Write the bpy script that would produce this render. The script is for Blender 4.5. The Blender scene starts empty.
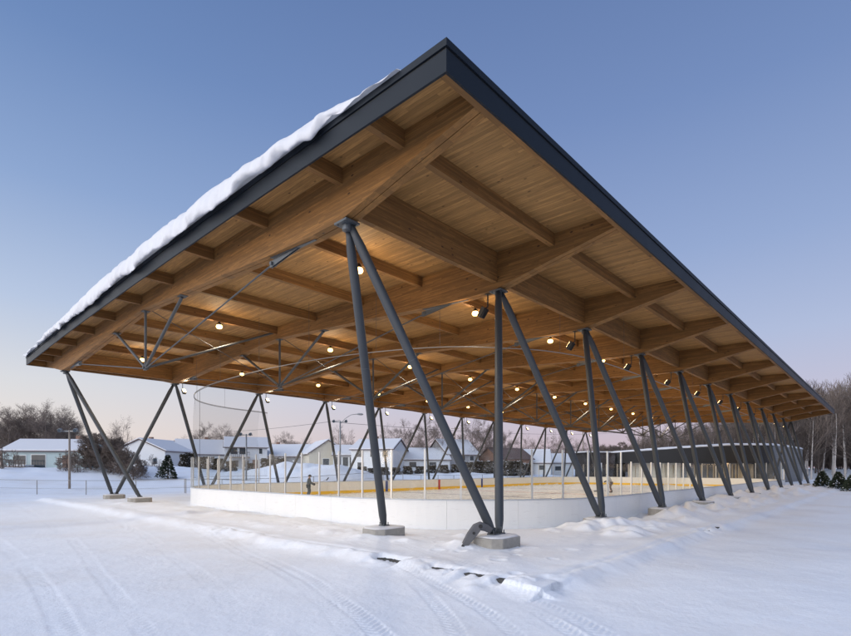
import bpy, math, random
import numpy as np
from mathutils import Vector, Matrix

random.seed(7)
rng = np.random.RandomState(11)
scn = bpy.context.scene
col = scn.collection
PI = math.pi
WL = {}                     # world location of every object that may be a parent

# ------------------------------------------------------------------ helpers
class MB:
    def __init__(s): s.v = []; s.f = []
    def add(s, vs, fs):
        b = len(s.v); s.v += [tuple(v) for v in vs]; s.f += [tuple(b + i for i in f) for f in fs]; return s
    def box(s, x0, x1, y0, y1, z0, z1):
        return s.add([(x0,y0,z0),(x1,y0,z0),(x1,y1,z0),(x0,y1,z0),(x0,y0,z1),(x1,y0,z1),(x1,y1,z1),(x0,y1,z1)],
                     [(0,3,2,1),(4,5,6,7),(0,1,5,4),(1,2,6,5),(2,3,7,6),(3,0,4,7)])
    def obox(s, c, size, rz=0.0, rot=None):
        m = rot if rot is not None else Matrix.Rotation(rz, 3, 'Z')
        hx, hy, hz = [a / 2 for a in size]; c = Vector(c); vs = []
        for z in (-hz, hz):
            for x, y in ((-hx,-hy),(hx,-hy),(hx,hy),(-hx,hy)): vs.append(c + m @ Vector((x,y,z)))
        return s.add(vs, [(0,3,2,1),(4,5,6,7),(0,1,5,4),(1,2,6,5),(2,3,7,6),(3,0,4,7)])
    def tube(s, p, q, r0, r1=None, n=8, caps=True):
        if r1 is None: r1 = r0
        p = Vector(p); q = Vector(q); d = (q - p)
        if d.length < 1e-6: return s
        d.normalize(); a = Vector((0,0,1)) if abs(d.z) < .9 else Vector((1,0,0))
        u = d.cross(a).normalized(); w = d.cross(u); vs = []
        for c, r in ((p, r0), (q, r1)):
            for i in range(n):
                t = 2 * PI * i / n; vs.append(c + u * (math.cos(t) * r) + w * (math.sin(t) * r))
        fs = [(i, (i+1) % n, n + (i+1) % n, n + i) for i in range(n)]
        if caps: fs += [tuple(range(n))[::-1], tuple(range(n, 2*n))]
        return s.add(vs, fs)
    def path(s, pts, r, n=6):
        pts = [Vector(p) for p in pts]; vs = []; m = len(pts)
        for k, p in enumerate(pts):
            d = (pts[min(k+1, m-1)] - pts[max(k-1, 0)]).normalized()
            a = Vector((0,0,1)) if abs(d.z) < .9 else Vector((1,0,0))
            u = d.cross(a).normalized(); w = d.cross(u); rr = r[k] if isinstance(r, (list, tuple)) else r
            for i in range(n):
                t = 2 * PI * i / n; vs.append(p + u * (math.cos(t) * rr) + w * (math.sin(t) * rr))
        fs = [(k*n+i, k*n+(i+1) % n, (k+1)*n+(i+1) % n, (k+1)*n+i) for k in range(m-1) for i in range(n)]
        fs += [tuple(range(n))[::-1], tuple(range((m-1)*n, m*n))]
        return s.add(vs, fs)
    def prism(s, poly, z0, z1):
        n = len(poly)
        return s.add([(x,y,z0) for x,y in poly] + [(x,y,z1) for x,y in poly],
                     [tuple(range(n))[::-1], tuple(range(n, 2*n))] + [(i,(i+1)%n,n+(i+1)%n,n+i) for i in range(n)])
    def loft(s, secs, closed=False, caps=True):
        n = len(secs[0]); m = len(secs); vs = [p for sc in secs for p in sc]
        fs = [(k*n+i, k*n+(i+1) % n, (k+1)*n+(i+1) % n, (k+1)*n+i) for k in range(m-1) for i in range(n)]
        if closed: fs += [((m-1)*n+i, (m-1)*n+(i+1) % n, (i+1) % n, i) for i in range(n)]
        elif caps: fs += [tuple(range(n))[::-1], tuple(range((m-1)*n, m*n))]
        return s.add(vs, fs)
    def build(s, name, mat, parent=None, smooth=False, props=None, bevel=0):
        off = WL.get(parent, Vector()) if parent else Vector()
        me = bpy.data.meshes.new(name)
        me.from_pydata([(v[0]-off[0], v[1]-off[1], v[2]-off[2]) for v in s.v], [], s.f)
        me.materials.append(mat)
        if smooth: me.polygons.foreach_set('use_smooth', [True] * len(me.polygons))
        me.update()
        o = bpy.data.objects.new(name, me); col.objects.link(o)
        if parent: o.parent = parent
        WL[o] = off.copy()
        if bevel:
            b = o.modifiers.new('Bevel', 'BEVEL'); b.width = bevel; b.segments = 2; b.limit_method = 'ANGLE'
        if props:
            for k, v in props.items(): o[k] = v
        return o

def empty(name, loc=(0,0,0), rz=0.0):
    o = bpy.data.objects.new(name, None); col.objects.link(o)
    o.location = loc; o.rotation_euler = (0, 0, rz); WL[o] = Vector(loc); return o
def tag(o, label, cat, group=None, kind=None):
    o['label'] = label; o['category'] = cat
    if group: o['group'] = group
    if kind: o['kind'] = kind
    return o
def struct(o, label=None):
    o['kind'] = 'structure'
    if label: o['label'] = label
    return o
KIDS = {}
def copy_tree(o, parent=None):
    c = o.copy(); col.objects.link(c)
    if parent: c.parent = parent
    for ch in [x for x in o.children]: copy_tree(ch, c)
    return c

# ------------------------------------------------------------------ materials
class NT:
    def __init__(s, name):
        s.m = bpy.data.materials.new(name); s.m.use_nodes = True; s.t = s.m.node_tree; s.t.nodes.clear()
        s.out = s.t.nodes.new('ShaderNodeOutputMaterial')
    def n(s, typ, **kw):
        x = s.t.nodes.new('ShaderNode' + typ)
        for k, v in kw.items(): setattr(x, k, v)
        return x
    def l(s, a, b): s.t.links.new(a, b)
    def val(s, sock, v):
        if hasattr(v, 'is_output') or isinstance(v, bpy.types.NodeSocket): s.l(v, sock)
        else: sock.default_value = v
    def math(s, op, a, b=0.0, c=0.0, clamp=False):
        x = s.n('Math', operation=op); x.use_clamp = clamp
        s.val(x.inputs[0], a); s.val(x.inputs[1], b); s.val(x.inputs[2], c); return x.outputs[0]
    def mix(s, f, a, b, blend='MIX'):
        x = s.n('Mix', data_type='RGBA', blend_type=blend); x.clamp_factor = True
        s.val(x.inputs[0], f); s.val(x.inputs[6], (*a, 1) if isinstance(a, tuple) and len(a) == 3 else a)
        s.val(x.inputs[7], (*b, 1) if isinstance(b, tuple) and len(b) == 3 else b); return x.outputs[2]
    def coord(s, scale=(1,1,1), kind='Object', loc=(0,0,0)):
        c = s.n('TexCoord'); mp = s.n('Mapping'); mp.inputs['Scale'].default_value = scale; mp.inputs['Location'].default_value = loc
        s.l(c.outputs[kind], mp.inputs[0]); return mp.outputs[0]
    def noise(s, vec, scale=5, detail=3, rough=.5):
        x = s.n('TexNoise'); s.l(vec, x.inputs['Vector']); x.inputs['Scale'].default_value = scale
        x.inputs['Detail'].default_value = detail; x.inputs['Roughness'].default_value = rough; return x.outputs[0]
    def ramp(s, f, stops):
        x = s.n('ValToRGB'); e = x.color_ramp.elements
        while len(e) < len(stops): e.new(.5)
        for i, (p, c) in enumerate(stops):
            e[i].position = p; e[i].color = (*c, 1) if isinstance(c, tuple) else (c, c, c, 1)
        s.val(x.inputs[0], f); return x.outputs[0]
    def bump(s, h, strength=.3, dist=.01):
        x = s.n('Bump'); x.inputs['Strength'].default_value = strength; x.inputs['Distance'].default_value = dist
        s.l(h, x.inputs['Height']); return x.outputs[0]
    def pbr(s, color, rough=.6, metal=0.0, normal=None, spec=.5, emit=None, es=0):
        p = s.n('BsdfPrincipled'); s.val(p.inputs['Base Color'], (*color, 1) if isinstance(color, tuple) and len(color) == 3 else color)
        s.val(p.inputs['Roughness'], rough); s.val(p.inputs['Metallic'], metal)
        p.inputs['Specular IOR Level'].default_value = spec
        if normal is not None: s.l(normal, p.inputs['Normal'])
        if emit: p.inputs['Emission Color'].default_value = (*emit, 1); p.inputs['Emission Strength'].default_value = es
        s.l(p.outputs[0], s.out.inputs[0]); return p

def simple(name, c, rough=.6, metal=0.0, var=.12, scale=3.0, bump=0, spec=.5):
    t = NT(name); v = t.coord()
    n = t.noise(v, scale, 4, .6)
    cc = t.mix(n, tuple(a*(1-var) for a in c), tuple(min(1, a*(1+var)) for a in c))
    rr = t.math('MULTIPLY_ADD', n, .15, rough - .07)
    nm = t.bump(t.noise(v, scale*8, 3), bump, .01) if bump else None
    t.pbr(cc, rr, metal, nm, spec); return t.m

def wood_mat(name, axis, base, lam, board_len=3.6, knots=1.0, dark=.78):
    """laminated or planked wood; axis = grain direction 0/1/2 ; lam = (axis index of lamination, width)"""
    t = NT(name); c = t.n('TexCoord'); sp = t.n('SeparateXYZ'); t.l(c.outputs['Object'], sp.inputs[0])
    la, lw = lam
    cell = t.math('FLOOR', t.math('DIVIDE', sp.outputs[la], lw))
    wn = t.n('TexWhiteNoise', noise_dimensions='1D'); t.l(cell, wn.inputs['W'])
    along = t.math('ADD', t.math('DIVIDE', sp.outputs[axis], board_len), t.math('MULTIPLY', wn.outputs[0], 7.3))
    seg = t.math('FLOOR', along)
    wn2 = t.n('TexWhiteNoise', noise_dimensions='2D'); cb = t.n('CombineXYZ'); t.l(cell, cb.inputs[0]); t.l(seg, cb.inputs[1]); t.l(cb.outputs[0], wn2.inputs['Vector'])
    sc = [9.0, 9.0, 9.0]; sc[axis] = .55; vec = t.coord(tuple(sc))
    addv = t.n('VectorMath', operation='MULTIPLY_ADD'); t.l(wn2.outputs[1], addv.inputs[0]); addv.inputs[1].default_value = (13, 13, 13); t.l(vec, addv.inputs[2])
    g = t.noise(addv.outputs[0], 3.0, 5, .65)
    g2 = t.noise(t.coord((.5,.5,.5)), 1.2, 3, .5)
    lo = tuple(a*dark for a in base); hi = tuple(min(1, a*1.18) for a in base)
    cc = t.mix(wn2.outputs[0], lo, hi)
    cc = t.mix(t.ramp(g, [(.40, .0), (.60, 1.0)]), t.mix(.62, cc, tuple(a*.42 for a in base)), cc)
    cc = t.mix(t.math('MULTIPLY', g2, .35), cc, tuple(a*.7 for a in base))
    # knots
    ks = [4.2, 4.2, 4.2]; ks[axis] = 1.9
    vo = t.n('TexVoronoi'); vo.inputs['Scale'].default_value = 1.0; t.l(t.coord(tuple(ks)), vo.inputs['Vector'])
    kn = t.ramp(vo.outputs['Distance'], [(.05, 1.0), (.125, 0.0)])
    cc = t.mix(t.math('MULTIPLY', kn, .75*knots), cc, (.055, .026, .011))
    # joint lines
    fr = t.math('FRACT', t.math('DIVIDE', sp.outputs[la], lw))
    ed = t.math('LESS_THAN', fr, .08 if lw > .08 else .10)
    if la == 2:
        gn = t.n('NewGeometry'); sn = t.n('SeparateXYZ'); t.l(gn.outputs['Normal'], sn.inputs[0])
        ed = t.math('MULTIPLY', ed, t.math('LESS_THAN', t.math('ABSOLUTE', sn.outputs[2]), .5))
    cc = t.mix(t.math('MULTIPLY', ed, .45), cc, (.05, .025, .012))
    t.pbr(cc, t.math('MULTIPLY_ADD', g, .2, .58), 0, t.bump(t.math('SUBTRACT', g, ed), .35, .005), .3)
    return t.m

WB = (.50, .285, .115)
M = {}
M['deck'] = wood_mat('soffit_planks', 1, (.43, .228, .076), (0, .10), 3.2, 1.1, .62)
M['beam'] = wood_mat('glulam_along_y', 1, (.30, .143, .041), (2, .045), 1.6, 1.4, .62)
M['purlin'] = wood_mat('glulam_along_x', 0, (.28, .134, .040), (2, .045), 1.6, 1.2, .62)
M['steel'] = simple('painted_grey_steel', (.040, .046, .054), .5, .1, .10, 2.0, .03)
M['rodsteel'] = simple('rod_steel', (.06, .062, .066), .65, .05, .15, 4.0)
M['bracket'] = simple('bracket_steel', (.10, .11, .12), .45, .5, .2, 6.0)
M['fascia'] = simple('fascia_sheet_metal', (.013, .017, .023), .5, 0, .15, .8, 0, .12)
M['black'] = simple('black_paint', (.012, .012, .013), .5)
M['concrete'] = simple('concrete', (.30, .285, .26), .9, 0, .3, 7.0, .5)
M['curb'] = simple('dark_curb_stone', (.06, .058, .055), .9, 0, .5, 9.0, .8)
M['alu'] = simple('aluminium_post', (.55, .55, .54), .38, .55, .08, 3.0)
M['caprail'] = simple('cap_rail', (.42, .46, .52), .4, .2, .06)
M['kick'] = simple('yellow_kick_strip', (.82, .52, .03), .5, 0, .08)
M['blue'] = simple('blue_line', (.02, .05, .25), .5)
M['red'] = simple('red_line', (.5, .03, .02), .5)
M['railwhite'] = simple('net_rail', (.24, .235, .23), .55, .1)
M['galv'] = simple('galvanised', (.25, .255, .26), .5, .5, .12)
M['pole'] = simple('weathered_pole_wood', (.24, .20, .165), .9, 0, .25, 4.0, .3)
M['plastic'] = simple('dark_grey_plastic', (.10, .10, .105), .45, 0, .25, 6.0, .1)

def board_mat():
    t = NT('white_dasher_board'); v = t.coord()
    n = t.noise(v, .7, 4, .6); s = t.noise(t.coord((1.0,1.0,6.0)), 2.2, 4, .7)
    cc = t.mix(n, (.80,.80,.79), (.70,.71,.72))
    cc = t.mix(t.ramp(s, [(.58, 0.0), (.80, .45)]), cc, (.45,.44,.43))
    t.pbr(cc, .38, 0, t.bump(n, .05, .02)); return t.m
M['board'] = board_mat()

def snow_mat(name='snow', tint=(.83,.855,.90), scale=1.0, sand=0.0):
    t = NT(name); v = t.coord()
    n = t.noise(v, .35*scale, 4, .55); f = t.noise(v, 14*scale, 5, .65); g = t.noise(v, 70*scale, 3, .6)
    cc = t.mix(n, tint, tuple(a*.94 for a in tint))
    cc = t.mix(t.ramp(f, [(.30, .35), (.5, 0.0)]), cc, (.70,.70,.72))
    if sand:
        d = t.noise(v, .23, 5, .6); cc = t.mix(t.ramp(d, [(.47, 0.0), (.75, sand)]), cc, (.62,.54,.45))
    h = t.math('ADD', t.math('MULTIPLY', f, 1.0), t.math('MULTIPLY', g, .35))
    p = t.pbr(cc, .62, 0, t.bump(h, .32, .03), .3)
    p.inputs['Subsurface Weight'].default_value = 0.0
    return t.m
M['snow'] = snow_mat('packed_snow', sand=.35)
M['roofsnow'] = snow_mat('roof_snow', (.66,.66,.68), 1.0)
def ice_mat():
    t = NT('rink_ice'); v = t.coord(); n = t.noise(v, .6, 5, .6); s = t.noise(t.coord((3,.6,1)), 3, 5, .7)
    cc = t.mix(n, (.86,.89,.92), (.80,.84,.87)); cc = t.mix(t.ramp(s, [(.5,0.0),(.7,.5)]), cc, (.82,.82,.83))
    t.pbr(cc, t.math('MULTIPLY_ADD', s, .25, .16), 0, t.bump(s, .06, .01)); return t.m
M['ice'] = ice_mat()

def glassy(name, tint, gloss, trans=1.0, rough=.04):
    t = NT(name); a = t.n('BsdfTransparent'); a.inputs[0].default_value = (*tint, 1)
    g = t.n('BsdfGlossy'); g.inputs['Roughness'].default_value = rough; g.inputs[0].default_value = (.9,.9,.9,1)
    lw = t.n('LayerWeight'); lw.inputs[0].default_value = .12
    f = t.math('ADD', t.math('MULTIPLY', lw.outputs['Fresnel'], gloss), .006)
    f = t.math('MINIMUM', f, .035)
    m = t.n('MixShader'); t.l(f, m.inputs[0]); t.l(a.outputs[0], m.inputs[1]); t.l(g.outputs[0], m.inputs[2])
    d = t.n('BsdfDiffuse'); d.inputs[0].default_value = (.75,.75,.75,1)
    sm = t.ramp(t.noise(t.coord(), 1.6, 5, .65), [(.5, 0.0), (.85, .10)])
    m2 = t.n('MixShader'); t.l(sm, m2.inputs[0]); t.l(m.outputs[0], m2.inputs[1]); t.l(d.outputs[0], m2.inputs[2])
    t.l(m2.outputs[0], t.out.inputs[0]); return t.m
M['glass'] = glassy('rink_glass', (.97,.98,.98), .14)
def net_mat():
    t = NT('black_netting'); a = t.n('BsdfTransparent'); d = t.n('BsdfDiffuse'); d.inputs[0].default_value = (.03,.03,.03,1)
    m = t.n('MixShader'); m.inputs[0].default_value = .09
    t.l(a.outputs[0], m.inputs[1]); t.l(d.outputs[0], m.inputs[2]); t.l(m.outputs[0], t.out.inputs[0]); return t.m
M['net'] = net_mat()
def window_mat(name, c=(.03,.04,.05), emit=None, es=0):
    t = NT(name); n = t.noise(t.coord(), 1.5, 3); cc = t.mix(n, c, tuple(a*1.8 for a in c)); t.pbr(cc, .08, 0, None, .6, emit, es); return t.m
M['win'] = window_mat('dark_window')
M['winwarm'] = window_mat('lit_window', (.3,.25,.18), (1,.62,.3), .9)
def lampmat(name, c, s):
    t = NT(name); e = t.n('Emission'); e.inputs[0].default_value = (*c, 1); e.inputs[1].default_value = s; t.l(e.outputs[0], t.out.inputs[0]); return t.m
M['bulb'] = lampmat('glowing_lens', (1, .62, .20), 9)
M['bulb2'] = lampmat('glowing_flood_lens', (1, .70, .32), 14)

def siding(name, c, w=.15):
    t = NT(name); co = t.n('TexCoord'); sp = t.n('SeparateXYZ'); t.l(co.outputs['Object'], sp.inputs[0])
    fr = t.math('FRACT', t.math('DIVIDE', sp.outputs[2], w)); e = t.math('LESS_THAN', fr, .12)
    n = t.noise(co.outputs['Object'], 1.3, 4); cc = t.mix(n, tuple(a*.9 for a in c), c)
    cc = t.mix(t.math('MULTIPLY', e, .35), cc, tuple(a*.4 for a in c)); t.pbr(cc, .6, 0, t.bump(fr, .3, .02)); return t.m
M['side_white'] = siding('white_siding', (.70,.71,.72)); M['side_teal'] = siding('pale_teal_siding', (.42,.52,.53))
M['side_grey'] = siding('grey_siding', (.34,.34,.35)); M['side_cream'] = siding('cream_siding', (.66,.60,.48))
M['side_dgrey'] = siding('dark_grey_siding', (.13,.135,.14), .3)
M['shingle'] = simple('brown_shingle', (.13,.09,.08), .9, 0, .3, 3.0, .4)
M['brown'] = simple('brown_brick', (.25,.15,.11), .9, 0, .3, 3.0, .3)
M['trim'] = simple('white_trim', (.75,.75,.74), .5)
M['bark'] = simple('grey_brown_bark', (.17,.135,.115), .95, 0, .35, 2.0)
M['barkdark'] = simple('dark_bark', (.085,.066,.056), .95, 0, .35, 2.0)
M['barkpale'] = simple('pale_birch_bark', (.46,.42,.39), .9, 0, .4, 2.0)
M['twig'] = simple('reddish_twigs', (.165,.130,.110), .95, 0, .3, 1.0)
M['needle'] = simple('dark_needles', (.035,.05,.03), .9, 0, .5, 3.0)
M['cedar'] = simple('winter_cedar_foliage', (.075,.062,.04), .9, 0, .5, 1.5)
M['soffit'] = simple('black_canopy_boards', (.016,.014,.012), .7, 0, .3, 1.0)

# ------------------------------------------------------------------ key dimensions (metres)
CAM_H = 1.73; YAW = math.radians(47.164)
c_, s_ = math.cos(YAW), math.sin(YAW)
def at(px, d):                       # ground point seen along a bearing at a distance
    r = (px - 425.5) / 508.1 * d
    return (r * c_ + d * s_, -r * s_ + d * c_)
SX = 6.1; X1 = 7.38; NB = 12
BX = [X1 + SX * k for k in range(NB)]
YN, YF = 9.32, 35.27; YM = (YN + YF) / 2
YE0, YE1 = 5.31, 39.28; XE0, XE1 = 6.22, 75.75
RX0, RX1, RY0, RY1, RR = 12.4, 70.0, 8.4, 36.2, 7.8
ICE, BTOP = -.42, .65
def crown(y): return .20 * max(0.0, 1 - ((y - YM) / 17.0) ** 2)
def deck_z(y): return 8.50 + crown(y)
def soff_z(y): return 8.13 + crown(y)

# ------------------------------------------------------------------ ground
def vnoise(x, y, seed=0):
    xi = np.floor(x).astype(np.int64); yi = np.floor(y).astype(np.int64); xf = x - xi; yf = y - yi
    def h(a, b):
        n = (a * 374761393 + b * 668265263 + seed * 1442695041) & 0x7fffffff
        n = ((n ^ (n >> 13)) * 1274126177) & 0x7fffffff
        return ((n ^ (n >> 16)) & 0xffff) / 65535.0
    u = xf*xf*(3-2*xf); v = yf*yf*(3-2*yf)
    return (h(xi,yi)*(1-u)+h(xi+1,yi)*u)*(1-v)+(h(xi,yi+1)*(1-u)+h(xi+1,yi+1)*u)*v - .5
def fbm(x, y, o=4, seed=0, g=.5):
    s = 0; a = 1.0
    for i in range(o): s = s + a * vnoise(x*2**i, y*2**i, seed+i); a *= g
    return s
def sstep(x, a, b):
    t = np.clip((x-a)/(b-a), 0, 1); return t*t*(3-2*t)
def rink_sd(x, y):
    cx, cy = (RX0+RX1)/2, (RY0+RY1)/2
    qx = np.abs(x-cx) - ((RX1-RX0)/2-RR); qy = np.abs(y-cy) - ((RY1-RY0)/2-RR)
    return np.hypot(np.maximum(qx,0), np.maximum(qy,0)) + np.minimum(np.maximum(qx,qy),0) - RR
CX, CY = 7.55, 4.48                  # platform corner: slab runs +X and +Y
EXPOSED_Y = [(5.0,5.12),(5.5,5.85),(6.2,6.75),(7.55,8.3)]   # slab face seen along X = CX
EXPOSED_X = [(7.55,7.85),(17.0,19.2)]                        # and along Y = CY
# where the wheels went, as ground points
def gp(px, py, z=-.30):
    d = 508.1 * (CAM_H - z) / (py - 469.13); x, y = at(px, d); return (x, y)
def curve(pts, n=14):
    P = [np.array(p) for p in pts]; P = [2*P[0]-P[1]] + P + [2*P[-1]-P[-2]]; out = []
    for i in range(1, len(P)-2):
        for k in range(n):
            t = k/n; out.append(.5*((2*P[i])+(-P[i-1]+P[i+1])*t+(2*P[i-1]-5*P[i]+4*P[i+1]-P[i+2])*t*t+(-P[i-1]+3*P[i]-3*P[i+1]+P[i+2])*t**3))
    out.append(P[-2]); return out
TRACKS = [[(70,497),(170,520),(270,560),(345,605),(400,655)],
          [(110,497),(240,517),(370,558),(470,602),(540,655)],
          [(165,500),(300,521),(420,556),(540,602),(640,655)],
          [(10,500),(60,530),(100,575),(150,640),(170,670)],
          [(30,496),(110,520),(180,560),(235,610),(280,670)],
          [(230,508),(330,538),(395,570),(440,608),(470,660)],
          [(-30,520),(20,560),(60,620),(70,680)], [(140,498),(265,520),(400,558),(510,598),(600,650)], [(60,497),(150,515),(250,556),(320,600),(365,660)]]
TRACKS = [curve([gp(*p) for p in t]) for t in TRACKS]
DIPS = []
for k in range(170):                 # trampled snow round the footings and the slab edge
    u = rng.rand()
    if u < .45: x = rng.uniform(8, 62); y = rng.uniform(4.6, 8.2)
    elif u < .75: x = rng.uniform(7.3, 12.5); y = rng.uniform(6, 26)
    else: x = rng.uniform(7.3, 30); y = rng.uniform(4.8, 8)
    DIPS.append((x, y, rng.uniform(.10,.2), rng.uniform(.008,.025)))
LUMPS = []
for k in range(520):
    u = rng.rand()
    if u < .75: x = rng.uniform(14, 72); y = rng.uniform(5.3, 8.3); h = rng.uniform(.04,.17)*(.5+min(1,x/45)); r = rng.uniform(.12,.5)
    elif u < .87: x = rng.uniform(8.5, 12); y = rng.uniform(9, 34); h = rng.uniform(.03,.10); r = rng.uniform(.2,.6)
    else: x = rng.uniform(6.6, 7.7); y = rng.uniform(4.5, 30); h = rng.uniform(.015,.05); r = rng.uniform(.10,.3)
    LUMPS.append((x, y, r, h))
for _k in range(11):
    _fx, _fy = 7.38+6.1*_k+3.08, 7.30
    for _q in range(4): LUMPS.append((_fx+rng.uniform(-1.0,.7), _fy+rng.choice([-.75,.7,-.6])+rng.uniform(-.15,.15), rng.uniform(.3,.6), rng.uniform(.05,.15)))
LUMPS = [l for l in LUMPS if math.hypot(l[0]-10.43, l[1]-6.9) > 1.2]
LUMPS += [(9.7,7.75,.4,.12),(9.1,10.9,.4,.08)]
MOUNDS = [(*at(312,63),7,1.35),(*at(336,60),6,.9),(*at(292,64),5,.9),(*at(360,66),6,.7),(*at(240,64),6,.8),(*at(460,90),14,.8),(*at(520,100),14,.8),(*at(160,70),8,.7),(*at(20,60),9,.5)]
def ground(x, y, fine=True):
    x = np.asarray(x, float); y = np.asarray(y, float)
    z = np.full(x.shape, -.30) + .05*fbm(x*.25, y*.25, 3, 5)
    jx = .16*fbm(x*1.4, y*1.4, 3, 93); jy = .16*fbm(x*1.4, y*1.4, 3, 94)
    inside = np.minimum(sstep(x+jx, CX-.04, CX+.16), sstep(y+jy, CY-.04, CY+.16)) * (1 - sstep(y, 41, 44)) * (1 - sstep(x, 110, 114))
    z = z + inside * (.12 + .02*fbm(x*.8, y*.8, 3, 9))
    # drift that hides the slab edge except where it is bare
    dl = np.where((y > CY-.3) & (y < 41), np.abs(x-CX), 99.0); dr = np.where(x > CX-.3, np.abs(y-CY), 99.0)
    bl = np.zeros(x.shape); br = np.zeros(x.shape)
    for a, b in EXPOSED_Y: bl = np.maximum(bl, .8*sstep(y, a-.12, a)*(1-sstep(y, b, b+.12)))
    for a, b in EXPOSED_X: br = np.maximum(br, .8*sstep(x, a-.15, a)*(1-sstep(x, b, b+.3)))
    ir = np.clip(.75+1.3*fbm(x*2.7, y*2.7, 3, 88), .15, 1); bl = bl*ir; br = br*ir
    wob = .25*fbm(x*1.3, y*1.3, 3, 21)
    ridge = (np.exp(-((dl-.12)/(.34+wob*.6))**2)*(1-bl) + np.exp(-((dr-.10)/(.30+wob*.6))**2)*(1-br))*(1-.72*inside)
    z = z + np.clip(ridge,0,1)*(.155+.035*fbm(x*2.2, y*2.2, 3, 22))
    # slope towards the boards, rink pit, ploughed bank along the long side
    sd = rink_sd(x, y)
    z = z - .20*(1-sstep(sd, .15, 2.4))*(1-.75*sstep(x, 20, 40)*(y < YM))
    z = np.where(sd < -.12, -.75, z)
    bank = np.exp(-((sd-.75)/.75)**2)*(sd > -.1)*(y < 14)*sstep(x, 17, 34)
    z = z + bank*(.26+.20*fbm(x*.7, y*.7, 4, 31))
    # land beyond
    rd = np.hypot(np.maximum(y-43, 0), np.maximum(x-112, 0)); rise = sstep(rd, 6, 40)
    z = z + 1.9*rise + rise*.5*fbm(x*.05, y*.05, 3, 41)
    far = np.hypot(x-40, y-20); z = z + sstep(far, 160, 900)*4*(fbm(x*.004, y*.004, 2, 55)+.2)
    for mx, my, mr, mh in MOUNDS: z = z + mh*np.exp(-(((x-mx)**2+(y-my)**2)/mr**2))*(1+.35*fbm(x*.35, y*.35, 3, 61))
    if fine:
        z = z + .007*fbm(x*3.1, y*3.1, 4, 71, .6)*(1-.5*rise) + .022*fbm(x*.7, y*.7, 3, 75)
        near = (np.hypot(x, y) < 80)
        idx = np.nonzero(near)[0] if x.ndim == 1 else None
        if idx is not None and len(idx):
            xs, ys = x[idx], y[idx]; dz = np.zeros(len(idx))
            for dx, dy, r, h in DIPS:
                m = (np.abs(xs-dx) < 3*r) & (np.abs(ys-dy) < 3*r)
                q = ((xs[m]-dx)**2+(ys[m]-dy)**2)/r**2; dz[m] += -h*np.exp(-q*q) + .35*h*np.exp(-(np.sqrt(q)-1.35)**2*8)
            for dx, dy, r, h in LUMPS:
                m = (np.abs(xs-dx) < 3*r) & (np.abs(ys-dy) < 3*r)
                q = ((xs[m]-dx)**2+(ys[m]-dy)**2)/r**2; dz[m] += h*np.exp(-q*(1+.6*vnoise(xs[m]*4, ys[m]*4, 3)))
            nt = np.hypot(xs, ys) < 40
            for ti, T in enumerate(TRACKS):
                best = np.full(len(idx), 9.0); along = np.zeros(len(idx)); side = np.zeros(len(idx)); s0 = 0
                for a, b in zip(T[:-1], T[1:]):
                    ab = b-a; L = np.hypot(*ab); m = nt & (np.abs(xs-(a[0]+b[0])/2) < L/2+.6) & (np.abs(ys-(a[1]+b[1])/2) < L/2+.6)
                    if m.any() and L > 1e-6:
                        px, py = xs[m]-a[0], ys[m]-a[1]; t = np.clip((px*ab[0]+py*ab[1])/L**2, 0, 1)
                        dd = np.hypot(px-t*ab[0], py-t*ab[1]); sg = np.sign(px*ab[1]-py*ab[0])
                        bm = best[m]; up = dd < bm
                        bm[up] = dd[up]; best[m] = bm
                        am = along[m]; am[up] = (s0+t*L)[up]; along[m] = am
                        sm = side[m]; sm[up] = (sg*dd)[up]; side[m] = sm
                    s0 += L
                w = .13 if ti % 2 else .16
                fade = np.clip(.6+1.1*vnoise(along*.45, along*0+ti, 90)+.9*vnoise(xs*2.3, ys*2.3, 91), .05, 1)
                inn = 1-sstep(best, w*.8, w*1.1)
                tread = np.clip(2.2*np.sin((along+np.abs(side)*.9)*2*PI/.13), -1, 1)
                dz += fade*(-.005*inn + .006*inn*tread + .0025*np.exp(-((best-w*1.25)/.055)**2))
            z[idx] += dz
    return z
def gz(x, y): return float(ground(np.array([x]), np.array([y]), True)[0])

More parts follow.
